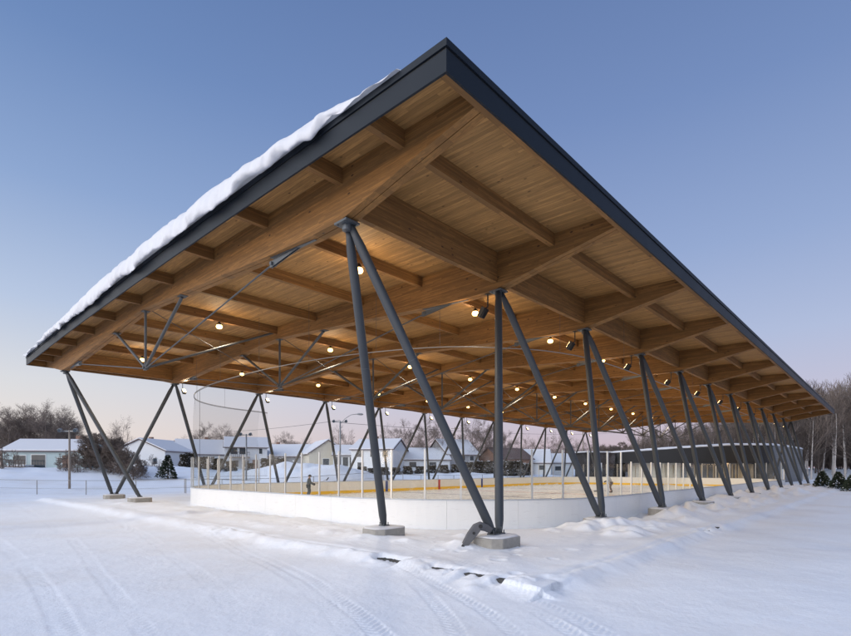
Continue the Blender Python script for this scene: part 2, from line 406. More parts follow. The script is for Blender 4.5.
def make_ground():
    rad = [0.3, 1.5, 3.0]; r = 4.6
    while r < 19: rad.append(r); r *= 1.0047
    while r < 110: rad.append(r); r *= 1.017
    while r < 3000: rad.append(r); r *= 1.09
    rad = np.array(rad); f = math.degrees(PI/2 - YAW)      # heading of the view
    fr = np.arange(-47, 47.01, .155); bk = np.arange(52, 308, 6.0)
    ang = np.radians(np.concatenate([f + fr, f + bk])); na = len(ang); nr = len(rad)
    R, A = np.meshgrid(rad, ang, indexing='ij')
    X = (R*np.cos(A)).ravel(); Y = (R*np.sin(A)).ravel(); Z = ground(X, Y)
    V = np.column_stack([X, Y, Z]); i, j = np.meshgrid(np.arange(nr-1), np.arange(na), indexing='ij'); j2 = (j+1) % na
    F = np.stack([i*na+j, (i+1)*na+j, (i+1)*na+j2, i*na+j2], axis=-1).reshape(-1, 4)
    V = np.vstack([V, [0, 0, -.30]]); k = len(V)-1
    me = bpy.data.meshes.new('snow_ground'); nq = len(F)
    tri = np.stack([np.full(na, k), np.arange(na), (np.arange(na)+1) % na], axis=-1)
    me.vertices.add(len(V)); me.vertices.foreach_set('co', V.ravel())
    loops = np.concatenate([F.ravel(), tri.ravel()]); me.loops.add(len(loops)); me.loops.foreach_set('vertex_index', loops)
    me.polygons.add(nq+na)
    st = np.concatenate([np.arange(nq)*4, nq*4+np.arange(na)*3]); tot = np.concatenate([np.full(nq,4), np.full(na,3)])
    me.polygons.foreach_set('loop_start', st); me.polygons.foreach_set('loop_total', tot)
    me.polygons.foreach_set('use_smooth', np.ones(nq+na, bool)); me.materials.append(M['snow']); me.update(); me.validate()
    o = bpy.data.objects.new('snow_ground', me); col.objects.link(o); struct(o, 'snow covered ground with tyre tracks')
make_ground()

# slab edge showing through the snow
m = MB()
def rough_strip(m, p, q, h0, h1, t=.14, n=60):
    p = np.array(p); q = np.array(q); d = (q-p)/np.linalg.norm(q-p); nn = np.array([d[1], -d[0]]); secs = []
    for k in range(n+1):
        c = p+(q-p)*k/n; a = c + nn*(.015+.02*rng.rand()); b = c - nn*t; zz = h1 + .012*(rng.rand()-.5)
        secs.append([(a[0],a[1],h0),(b[0],b[1],h0),(b[0],b[1],zz),(a[0]-nn[0]*.02,a[1]-nn[1]*.02,zz)])
    m.loft(secs)
rough_strip(m, (CX, CY), (CX, 10.2), -.6, -.205, n=120)
o = m.build('kerb', M['curb'], None); struct(o, 'dark slab edge along the front of the platform')
m = MB(); rough_strip(m, (21, CY), (CX-.0, CY), -.6, -.209, n=160)
o = m.build('kerb', M['curb'], None); struct(o, 'dark slab edge along the long side of the platform')

# ------------------------------------------------------------------ rink: ice, boards, glass
def outline(off=0.0, step=.3):
    """closed rounded rectangle, counter-clockwise seen from above, starting on the near straight at x = RX0+RR"""
    pts = []; x0, x1, y0, y1, r = RX0-off, RX1+off, RY0-off, RY1+off, RR+off
    def arc(cx, cy, a0, a1):
        n = max(6, int(abs(a1-a0)*r/step))
        for k in range(n+1): a = a0+(a1-a0)*k/n; pts.append((cx+r*math.cos(a), cy+r*math.sin(a)))
    def line(p, q):
        L = math.hypot(q[0]-p[0], q[1]-p[1]); n = max(1, int(L/step))
        for k in range(1, n): pts.append((p[0]+(q[0]-p[0])*k/n, p[1]+(q[1]-p[1])*k/n))
    line((x0+r, y0), (x1-r, y0)); arc(x1-r, y0+r, -PI/2, 0); line((x1, y0+r), (x1, y1-r)); arc(x1-r, y1-r, 0, PI/2)
    line((x1-r, y1), (x0+r, y1)); arc(x0+r, y1-r, PI/2, PI); line((x0, y1-r), (x0, y0+r)); arc(x0+r, y0+r, PI, 3*PI/2)
    return pts
O0 = outline(0, .1)
cum = [0.0]
for a, b in zip(O0, O0[1:] + O0[:1]): cum.append(cum[-1] + math.hypot(b[0]-a[0], b[1]-a[1]))
LT = cum[-1]; cumn = np.array(cum); OX = np.array([p[0] for p in O0] + [O0[0][0]]); OY = np.array([p[1] for p in O0] + [O0[0][1]])
def on(s):
    s = s % LT; return float(np.interp(s, cumn, OX)), float(np.interp(s, cumn, OY))
def nrm(s):
    a = on(s-.05); b = on(s+.05); dx, dy = b[0]-a[0], b[1]-a[1]; L = math.hypot(dx, dy); return (dy/L, -dx/L)   # outward
def strip(m, s0, s1, inn, out, z0, z1, n=None):
    n = n or max(1, int((s1-s0)/.35)); secs = []
    for k in range(n+1):
        s = s0+(s1-s0)*k/n; x, y = on(s); nx, ny = nrm(s)
        secs.append([(x+nx*inn,y+ny*inn,z0),(x+nx*out,y+ny*out,z0),(x+nx*out,y+ny*out,z1),(x+nx*inn,y+ny*inn,z1)])
    m.loft(secs); return m
m = MB(); P = outline(-.02, .5); m.add([(x, y, ICE) for x, y in P], [tuple(range(len(P)))])
ice = m.build('ice_sheet', M['ice']); struct(ice, 'smooth ice of the hockey rink')
for x, mt, w in ((41.2,'red',.3),(33.5,'blue',.3),(48.9,'blue',.3),(16.2,'red',.05),(66.2,'red',.05)):
    dy = 0.0 if RX0+RR < x < RX1-RR else RR-math.sqrt(max(0,RR**2-(RX0+RR-x if x < 30 else x-RX1+RR)**2))
    m = MB(); m.add([(x-w/2,RY0+.1+dy,ICE+.004),(x+w/2,RY0+.1+dy,ICE+.004),(x+w/2,RY1-.1-dy,ICE+.004),(x-w/2,RY1-.1-dy,ICE+.004)],[(0,1,2,3)])
    struct(m.build('ice_line', M[mt]))

BASE = (RX0, YM, ICE)
boards = empty('hockey_rink_boards', BASE)
tag(boards, 'white dasher boards with glass panels ringing the covered ice', 'rink boards')
NP = 62; pl = LT/NP
for k in range(NP):
    strip(MB(), k*pl+.003, (k+1)*pl-.003, 0, .09, -.62, BTOP-.03).build('board_panel', M['board'], boards)
m = MB(); strip(m, 0, LT-.001, -.02, .12, BTOP-.028, BTOP+.01, 400); m.build('cap_rail', M['caprail'], boards)
m = MB(); strip(m, 0, LT-.001, -.025, -.003, ICE-.02, ICE+.25, 400); m.build('kick_strip', M['kick'], boards, props={'label': 'yellow kick strip along the foot of the boards'})
for x, mt, w in ((41.2,'red',.3),(33.5,'blue',.3),(48.9,'blue',.3)):
    m = MB(); m.box(x-w/2, x+w/2, RY1-.034, RY1-.027, ICE, BTOP-.04); m.build('line_stripe', M[mt], boards, props={'label': mt+' stripe across the far boards'})
LN = (RX1-RX0-2*RR); LA = RR*PI/2; LE = RY1-RY0-2*RR
sA = LN+2*LA+LE+LN                    # start of the far front corner
def glass_run(s0, s1, h, step):
    n = max(1, round((s1-s0)/step)); d = (s1-s0)/n
    for k in range(n+1):
        x, y = on(s0+k*d); nx, ny = nrm(s0+k*d); a = math.atan2(ny, nx)
        m = MB(); m.obox((x+nx*.045, y+ny*.045, BTOP+.01+h/2), (.055,.06,h), a); m.build('post', M['alu'], boards)
        if k < n:
            m = MB(); strip(m, s0+k*d+.02, s0+(k+1)*d-.02, .039, .051, BTOP+.012, BTOP+h-.02, 3); m.build('glass_pane', M['glass'], boards)
glass_run(sA, LT+.6, 1.78, 1.30)
glass_run(LT+1.7, LT+11.4, 1.39, 1.215)
glass_run(LN, LN+2*LA+LE, 1.78, 1.52)

# ------------------------------------------------------------------ the timber shelter
SH = empty('timber_rink_shelter', (BX[0], YN, 0))
tag(SH, 'big open timber roof on leaning grey steel columns over the hockey rink', 'shelter')
# deck
m = MB(); ys = np.linspace(YE0+.05, YE1-.05, 41); secs = []
for y in ys: secs.append([(XE0+.05,y,deck_z(y)),(XE1-.05,y,deck_z(y)),(XE1-.05,y,deck_z(y)+.10),(XE0+.05,y,deck_z(y)+.10)])
m.loft(secs); m.build('roof_deck', M['deck'], SH)
# fascia: deep lower sheet, set-back upper flashing
def fascia_line(m, pts, n, z0, z1, t0, t1):
    for (p, q) in pts: pass
def ring(m, o_out, o_in, z0, z1):
    """rim around the roof; z offsets follow the crown on the short sides"""
    def P(x, y, z): return (x, y, z+crown(y))
    def quad(ax, ay, bx, by, n):
        pass
    x0,x1,y0,y1 = XE0-o_out, XE1+o_out, YE0-o_out, YE1+o_out; a0,a1,b0,b1 = XE0-o_in, XE1+o_in, YE0-o_in, YE1+o_in
    path = []
    N = 30
    for k in range(N): t = k/N; path.append(((x0+(x1-x0)*t, y0), (a0+(a1-a0)*t, b0)))
    for k in range(N): t = k/N; path.append(((x1, y0+(y1-y0)*t), (a1, b0+(b1-b0)*t)))
    for k in range(N): t = k/N; path.append(((x1+(x0-x1)*t, y1), (a1+(a0-a1)*t, b1)))
    for k in range(N): t = k/N; path.append(((x0, y1+(y0-y1)*t), (a0, b1+(b0-b1)*t)))
    secs = []
    for (ox, oy), (ix, iy) in path:
        c = crown(min(max(oy, YE0), YE1))
        secs.append([(ox,oy,z0+c),(ox,oy,z1+c),(ix,iy,z1+c),(ix,iy,z0+c)])
    m.loft(secs, closed=True)
m = MB(); ring(m, 0, -.045, 8.13, 8.50); m.build('fascia', M['fascia'], SH)
m = MB(); ring(m, -.012, -.05, 8.503, 8.53); m.build('fascia_groove', M['black'], SH)
m = MB(); ring(m, .022, -.05, 8.533, 8.655); m.build('roof_flashing', M['fascia'], SH)
# timber edge trim under both long eaves
for y0, y1 in ((YE0+.05, YE0+.17), (YE1-.17, YE1-.05)):
    m = MB(); m.box(XE0+.05, XE1-.05, y0, y1, 8.135, deck_z(y0)-.002); m.build('edge_trim', M['purlin'], SH)
# main beams: twin members; underside profile measured along the span
prof = [(5.44,8.16),(7.45,7.79),(9.32,7.42),(10.5,7.42),(12.3,7.50),(15.4,7.70),(18.5,7.89),(20.5,8.03),(22.3,8.13)]
prof = prof + [(2*YM-y, z) for y, z in prof[:-1][::-1]]
py = np.array([p[0] for p in prof]); pz = np.array([p[1] for p in prof])
yb = sorted(set(list(np.linspace(5.44, 2*YM-5.44, 60)) + [p[0] for p in prof]))
for k, x in enumerate(BX):
    for sgn in (-1, 1):
        x0, x1 = (x-.18, x-.009) if sgn < 0 else (x+.009, x+.18)
        m = MB(); m.loft([[(x0,y,float(np.interp(y,py,pz))),(x1,y,float(np.interp(y,py,pz))),(x1,y,deck_z(y)-.003),(x0,y,deck_z(y)-.003)] for y in yb])
        m.build('main_beam', M['beam'], SH)
# purlins between beams
PY = [7.32] + [YN+3.24375*i for i in range(1, 8)] + [2*YM-7.32]
for y in PY:
    for k in range(NB-1):
        m = MB(); zt = deck_z(y)-.004; m.box(BX[k]+.183, BX[k+1]-.183, y-.075, y+.075, soff_z(y)+.01, zt); m.build('purlin', M['purlin'], SH)
for y in (YN, YF):
    for k in range(NB-1):
        m = MB(); m.box(BX[k]+.183, BX[k+1]-.183, y-.08, y+.08, 7.63, deck_z(y)-.004); m.build('edge_beam', M['purlin'], SH)
for y in sorted(PY + [YN, YF]):
    for a, b in ((XE0+.052, BX[0]-.183), (BX[-1]+.183, XE1-.052)):
        m = MB(); zt = deck_z(y)-.004; m.box(a, b, y-.075, y+.075, soff_z(y)+.012, zt); m.build('outrigger', M['purlin'], SH)
# columns
YB0, YB1 = 7.30, 2*YM-7.30
def column(m_top, m_bot, rad=.112):
    t = Vector(m_top); b = Vector(m_bot); d = (b-t).normalized(); m = MB()
    m.path([t, t+d*.25, t+d*.5, t.lerp(b,.5), b-d*.35, b-d*.12, b], [.075,.09,rad,rad,rad,.09,.07], 20)
    c = m.build('column', M['steel'], SH, smooth=True)
    g = MB(); g.tube(t.lerp(b,.42)-d*.004, t.lerp(b,.42)+d*.004, rad+.003, rad+.003, 20); w = g.build('weld_seam', M['bracket'], c)
    return c
FOOT = []
for side, (yt, yb_, yin) in enumerate(((YN, YB0, 10.75), (YF, YB1, 32.2))):
    zt = 7.40; feet = [(9.85 if side == 0 else 10.35, yin)] + [(BX[k]+3.08, yb_) for k in range(NB-1)] + [(BX[-1]-2.5, yin)]
    for k, x in enumerate(BX):
        for sg in (-1, 1):
            f = feet[k] if sg < 0 else feet[k+1]
            if k == 0 and sg < 0: f = feet[0]
            if k == NB-1 and sg > 0: f = feet[-1]
            dx = f[0]-x; dy = f[1]-yt; L = math.hypot(dx, dy); ox, oy = dx/L*.10, dy/L*.10
            g = .02 if f[1] in (YB0, YB1) else -.02
            ex = -.13*(1 if dx > 0 else -1) if len(feet) else 0
            if f in (feet[0], feet[-1]): ex = 0
            column((x+ox, yt+oy, zt-.05), (f[0]+ex, f[1], g+.12))
        p = MB(); p.box(x-.2, x+.2, yt-.22, yt+.22, zt-.03, zt+.016); p.tube((x,yt,zt-.16),(x,yt,zt-.03),.11,.11,14)
        for bx in (-.14, .14):
            for by in (-.15, .15): p.tube((x+bx,yt+by,zt-.055),(x+bx,yt+by,zt-.03),.02,.02,6)
        p.build('head_plate', M['bracket'], SH)
    FOOT += [(f, f in (feet[0], feet[-1])) for f in feet]
for (fx, fy), end in FOOT:
    g = .02; m = MB(); w, d = (.58, .46); c = .20
    poly = [(fx-w+c,fy-d),(fx+w-c,fy-d),(fx+w,fy-d+c),(fx+w,fy+d-c),(fx+w-c,fy+d),(fx-w+c,fy+d),(fx-w,fy+d-c),(fx-w,fy-d+c)]
    m.prism(poly, -.7, g+.05); o = m.build('footing', M['concrete'], SH, bevel=.02)
    sn = MB(); secs = []
    for k in range(5):
        s = (.96,.93,.82,.6,.3)[k]; zz = g+.048+(0,.02,.035,.045,.048)[k]
        secs.append([(fx+(px-fx)*s*(1+.05*math.sin(5*px+k)), fy+(py_-fy)*s, zz) for px, py_ in poly])
    sn.loft(secs); sn.build('snow_cap', M['roofsnow'], o, smooth=True)
    pl_ = MB()
    for sx in ((-.13, .13) if not end else (0,)):
        pl_.obox((fx+sx, fy, g+.11), (.22,.22,.03)); pl_.obox((fx+sx, fy, g+.19), (.022,.17,.17))
        for bx in (-.085,.085): pl_.tube((fx+sx+bx,fy-.08,g+.12),(fx+sx+bx,fy-.08,g+.20),.014,.014,6); pl_.tube((fx+sx+bx,fy+.08,g+.12),(fx+sx+bx,fy+.08,g+.20),.014,.014,6)
    pl_.build('base_plate', M['bracket'], SH)
# trusses under the beams
NZ = 5.82
for k, x in enumerate(BX):
    nd = MB(); nd.obox((x,YM,NZ),(.10,.26,.16)); nd.tube((x-.11,YM,NZ+.01),(x+.11,YM,NZ+.01),.055,.055,12); nd.tube((x,YM-.21,NZ+.01),(x,YM-.12,NZ),.035,.05,10); nd.tube((x,YM+.12,NZ),(x,YM+.21,NZ+.01),.05,.035,10)
    nd.build('cable_node', M['rodsteel'], SH, bevel=.01)
    m = MB(); m.tube((x,YM,NZ+.05),(x,YM,8.10),.05,.05,12); m.obox((x,YM,8.115),(.26,.3,.024)); m.build('king_post', M['rodsteel'], SH, smooth=False)
    for sg in (-1, 1):
        m = MB(); m.tube((x,YM+sg*.06,NZ+.04),(x,YM+sg*3.62,7.86),.058,.058,12); m.obox((x,YM+sg*3.68,7.875),(.26,.34,.02)); m.build('strut', M['rodsteel'], SH)
        ya = YM+sg*9.75; b_ = Vector((x, ya, 7.36)); a_ = Vector((x, YM+sg*.18, NZ+.01))
        m = MB(); m.tube(a_, b_, .024, .024, 8); mid = a_.lerp(b_, .56); dd = (b_-a_).normalized(); m.tube(mid-dd*.16, mid+dd*.16, .032, .032, 10)
        m.build('tie_rod', M['rodsteel'], SH)
        # pointed bracket welded under the beam
        m = MB(); y1 = ya+sg*1.4; zb = float(np.interp(y1, py, pz))-.005
        for ox in (-.028, .028):
            m.add([(x+ox-.006,ya-sg*.12,7.27),(x+ox-.006,ya-sg*.10,7.44),(x+ox-.006,y1,zb),(x+ox-.006,ya+sg*.2,7.30),
                   (x+ox+.006,ya-sg*.12,7.27),(x+ox+.006,ya-sg*.10,7.44),(x+ox+.006,y1,zb),(x+ox+.006,ya+sg*.2,7.30)],
                  [(0,1,2,3),(7,6,5,4),(0,4,5,1),(1,5,6,2),(2,6,7,3),(3,7,4,0)])
        m.tube((x-.09,ya,7.36),(x+.09,ya,7.36),.05,.05,12)
        m.add([(x+o,yy,float(np.interp(yy,py,pz))-dz) for dz in (.02,.003) for o, yy in ((-.09,ya),(.09,ya),(.03,ya+sg*2.0),(-.03,ya+sg*2.0))],[(0,1,2,3),(7,6,5,4),(0,4,5,1),(1,5,6,2),(2,6,7,3),(3,7,4,0)])
        m.build('rod_bracket', M['bracket'], SH)
    if k < NB-1:
        xn = BX[k+1]
        m = MB(); m.tube((x+.1,YM,NZ+.05),(xn-.19,YM,8.45),.05,.05,10); m.build('brace', M['rodsteel'], SH)
        m = MB(); m.tube((x+.19,YM+.1,8.25),(xn-.1,YM+.05,NZ+.05),.016,.016,8); m.build('brace_rod', M['rodsteel'], SH)
# curved rail that carries the netting
RAIL = [(68,9.3),(60,9.1),(50,9.1),(40,9.1),(30,9.1),(21.2,9.1),(17.7,9.7),(15.7,10.9),(14.3,12.2),(13.3,14.1),(12.45,16.8),(12.0,20),(11.9,23),(12.1,27.0),(12.9,30.8),(14.5,33.9),(17.2,35.9),(21.2,36.9)]
RC = curve(RAIL, 8)
rail = empty('net_rail', (12.0, YM, 0)); tag(rail, 'thin curved white rail hung under the roof above the near boards', 'rail')
m = MB(); m.path([(p[0],p[1],6.25) for p in RC], .018, 8); m.build('rail_tube', M['railwhite'], rail, smooth=True)
for i in range(2, len(RC)-3, 9):
    p = RC[i]; m = MB(); m.tube((p[0],p[1],6.26),(p[0],p[1],deck_z(p[1])),.006,.006,5); m.build('hanger_wire', M['rodsteel'], rail)
net = empty('safety_net', (12.0, 30, BTOP)); tag(net, 'fine black safety net hanging round the far left corner of the rink', 'net')
i0 = 8*11+4; NP_ = RC[i0:]; m = MB(); vs = []; fs = []
for i, p in enumerate(NP_):
    for k in range(9): t = k/8; vs.append((p[0]+.06*math.sin(i*.9+k), p[1]+.05*math.cos(i*.7+k*1.3), 6.22-(6.22-1.2)*t))
for i in range(len(NP_)-1):
    for k in range(8): fs.append((i*9+k,(i+1)*9+k,(i+1)*9+k+1,i*9+k+1))
m.add(vs, fs); m.build('mesh', M['net'], net, smooth=True)
m = MB(); m.path([(p[0],p[1],6.20) for p in NP_], .014, 5); m.path([(p[0],p[1],1.2) for p in NP_], .010, 5); m.build('border_rope', M['black'], net)
m = MB(); p = NP_[len(NP_)//2-6]; m.tube((p[0],p[1],1.2),(p[0],p[1],6.2),.010,.010,5); m.build('edge_rope', M['black'], net)

# ------------------------------------------------------------------ snow on the roof
def roof_snow():
    N = 1100; ysn = np.linspace(6.35, 39.0, N); V = []; K = 15
    th = .46*sstep(ysn, 6.35, 9.0)+.40*sstep(ysn, 9.0, 15)-.76*sstep(ysn, 23, 37.8)
    th = th + .10*fbm(ysn*.8, ysn*0+2.0, 3, 3); th = np.clip(th, .06, 2)
    oh = .12*sstep(ysn, 8.0, 9.0)*(1-.55*sstep(ysn, 30, 38)) + .08*fbm(ysn*1.9, ysn*0+9, 3, 4)
    dr = .20*sstep(ysn, 8.4, 8.9)*(1-.7*sstep(ysn, 27, 38)) + .15*fbm(ysn*1.4, ysn*0+5, 3, 6)
    for i, y in enumerate(ysn):
        zc = 8.66+crown(y); t = th[i]; o_ = max(0.0, oh[i]); d = max(0.0, dr[i]); x = XE0-.02
        pr = [(x+.06, zc+.004-.0), (x-.035, zc+.002-.0), (x-.05-o_*.35, zc-d*.6), (x-.06-o_*.8, zc-d), (x-.07-o_*1.25, zc-d*.62), (x-.06-o_*1.35, zc-d*.1+t*.12),
              (x-.04-o_*1.1, zc+t*.34), (x-o_*.6, zc+t*.55), (x+.06, zc+t*.74), (x+.22, zc+t*.90), (x+.45, zc+t*.99), (x+.8, zc+t*1.02), (x+1.4, zc+t*.93), (x+2.4, zc+.38), (x+4.0, zc+.30)]
        for k, (a, b) in enumerate(pr):
            w = .0 if k < 2 else (1.0 if k < 13 else .3)
            n1 = float(vnoise(np.array([y*2.6+k*.35]), np.array([k*.75]), 8)[0]); n2 = float(vnoise(np.array([y*7]), np.array([k*1.3]), 12)[0])
            n3 = float(vnoise(np.array([y*.9+k*.55]), np.array([k*.3]), 15)[0])
            q = w*min(1, t/.35)
            rid = 1-abs(2*float(vnoise(np.array([y*1.7+k*.8]), np.array([k*.45+3]), 19)[0])*1.0)*2; n4 = float(vnoise(np.array([y*15]), np.array([k*2.1]), 23)[0])
            V.append((a+q*(.10*n1+.045*n2+.10*n3-.035*rid+.022*n4), y, b+q*(.09*n1+.04*n2+.07*n3+.03*rid+.022*n4)))
    m = MB(); F = [(i*K+k,(i+1)*K+k,(i+1)*K+k+1,i*K+k+1) for i in range(N-1) for k in range(K-1)]
    F += [tuple(range(K)), tuple(range((N-1)*K, N*K))[::-1]]
    m.add(V, F); o = m.build('roof_snow', M['roofsnow'], None, smooth=True); o['kind'] = 'stuff'
    o['label'] = 'thick ragged ridge of snow sagging over the front edge of the roof'; o['category'] = 'snow'
    sm = o.modifiers.new('s', 'SUBSURF'); sm.levels = 0; sm.render_levels = 1
roof_snow()
m = MB(); xs_ = np.linspace(XE0+2.6, XE1-.25, 90); ys_ = np.linspace(YE0+.22, YE1-.3, 50); A, B = np.meshgrid(xs_, ys_, indexing='ij')
e = np.minimum(np.minimum(B-ys_[0], ys_[-1]-B), xs_[-1]-A); ZZ = 8.62+.2*(1-((B-YM)/17)**2)+.30*sstep(e, -.05, .9)+.06*fbm(A*.6, B*.6, 3, 77)*sstep(e,0,.6)
n2_ = len(ys_); m.add([(a,b,c) for a,b,c in zip(A.ravel(),B.ravel(),ZZ.ravel())], [(i*n2_+j,(i+1)*n2_+j,(i+1)*n2_+j+1,i*n2_+j+1) for i in range(len(xs_)-1) for j in range(n2_-1)])
o = m.build('roof_snow', M['roofsnow'], None, smooth=True); o['kind'] = 'stuff'; o['label'] = 'snow blanket lying on top of the flat roof'; o['category'] = 'snow'

# ------------------------------------------------------------------ lamps
WARM = (1.0, .78, .50)
bl = {}
def light(name, loc, power, parent, spot=None, rot=None, r=.09):
    key = (power, spot)
    if key not in bl:
        L = bpy.data.lights.new(name, 'SPOT' if spot else 'POINT'); L.energy = power; L.color = WARM; L.shadow_soft_size = r
        if spot: L.spot_size = math.radians(spot); L.spot_blend = .6
        bl[key] = L
    if spot == 150: bl[key].color = (1.0, .88, .68)
    o = bpy.data.objects.new(name, bl[key]); col.objects.link(o); o.parent = parent; o.location = loc
    if rot: o.rotation_euler = rot
    return o
def make_lamp():
    r = empty('ceiling_lamp'); m = MB(); m.tube((0,0,0),(0,0,-.06),.03,.03,8); m.path([(0,0,-.04),(0,0,-.06),(0,0,-.10),(0,0,-.14)],[.05,.08,.09,.10],16)
    m.build('housing', M['black'], r, smooth=True)
    m = MB(); m.path([(0,0,-.12),(0,0,-.17),(0,0,-.24),(0,0,-.29),(0,0,-.31)],[.08,.125,.135,.10,.03],16); m.build('lens', M['bulb'], r, smooth=True)
    light('lamp_glow', (0,0,-.42), 78, r); light('lamp_beam', (0,0,-.43), 300, r, 150); return r
proto = make_lamp(); first = True
ordn = ['first','second','third','fourth','fifth','sixth','seventh','eighth','ninth','tenth','eleventh','twelfth']
for k in range(NB-1):
    for j, (y, wd) in enumerate(((YN+3.24375,'near'), (YM,'middle'), (YF-3.24375,'far'))):
        o = proto if first else copy_tree(proto); first = False
        o.location = (BX[k]+3.05, y, soff_z(y)+.008)
        tag(o, f'small round glowing lamp under the {wd} purlin in the {ordn[k]} bay from the front', 'lamp', 'warm lamps under the roof')
def make_flood(sgn):
    r = empty('floodlight'); m = MB(); m.tube((0,0,0),(0,0,-.42),.022,.022,8); m.obox((0,0,-.01),(.14,.14,.02)); m.tube((0,0,-.42),(0,sgn*.12,-.46),.022,.022,8); m.build('bracket', M['black'], r)
    m = MB(); R_ = Matrix.Rotation(sgn*math.radians(38), 3, 'X'); m.obox((0,sgn*.20,-.56),(.22,.15,.34),0,R_)
    for i in range(5): m.obox(Vector((0,sgn*.20,-.56))+R_@Vector((-.08+.04*i,-sgn*.095,0)),(.012,.05,.30),0,R_)
    m.build('housing', M['black'], r, bevel=.01)
    m = MB(); m.obox(Vector((0,sgn*.20,-.56))+R_@Vector((0,sgn*.082,0)),(.18,.012,.26),0,R_); m.build('lens', M['bulb2'], r)
    light('flood_glow', (0,sgn*.48,-.58), 120, r, 165, (sgn*math.radians(74),0,0), .12); return r
for sgn, yt, wd in ((1, YN, 'near long side'), (-1, YF, 'far long side')):
    pr_ = make_flood(sgn); first = True
    for k in range(1, NB):
        o = pr_ if first else copy_tree(pr_); first = False
        o.location = (BX[k]+(.0 if sgn > 0 else .33), yt+sgn*.42, 7.42 if sgn > 0 else 7.44)
        tag(o, f'boxy floodlight at the head of the {ordn[k]} column pair on the {wd}', 'floodlight', f'floodlights along the {wd}')

# ------------------------------------------------------------------ grey bent bracket lying against the footing
def bent_bracket():
    r = empty('bent_metal_bracket', (9.55, 7.35, .02)); tag(r, 'dark grey bent bracket with holes propped against the nearest footing', 'bracket')
    a = Vector(at(462.5, 12.2)); ax = Vector((a.x, a.y, -.16)); tp = Vector((*at(480, 12.3), .36)); en = Vector((*at(491, 12.5), .22))
    nrm_ = Vector((s_, c_, 0))*1.0
    for k, off in enumerate((-.10, .06)):
        pts = [ax, ax.lerp(tp,.45)+Vector((0,0,.05)), ax.lerp(tp,.8)+Vector((0,0,.06)), tp, tp.lerp(en,.5)+Vector((0,0,.02)), en]
        m = MB(); secs = []
        for i, p in enumerate(pts):
            d = (pts[min(i+1,5)]-pts[max(i-1,0)]).normalized(); u = d.cross(nrm_).normalized(); w = (.06,.10,.11,.10,.09,.07)[i]
            q = p+nrm_*off; secs.append([q-u*w-nrm_*.02, q+u*w-nrm_*.02, q+u*w+nrm_*.02, q-u*w+nrm_*.02])
        m.loft(secs); m.build('arm', M['plastic'], r, bevel=.012)
    m = MB(); m.tube(tp-nrm_*.14, tp+nrm_*.12, .05, .05, 12); m.tube(ax+Vector((0,0,.05))-nrm_*.14, ax+Vector((0,0,.05))+nrm_*.12, .04, .04, 12)
    md = ax.lerp(tp,.62)+Vector((0,0,.04)); m.tube(md-nrm_*.135, md+nrm_*.1, .035, .035, 12); m.build('bolt', M['black'], r)
bent_bracket()

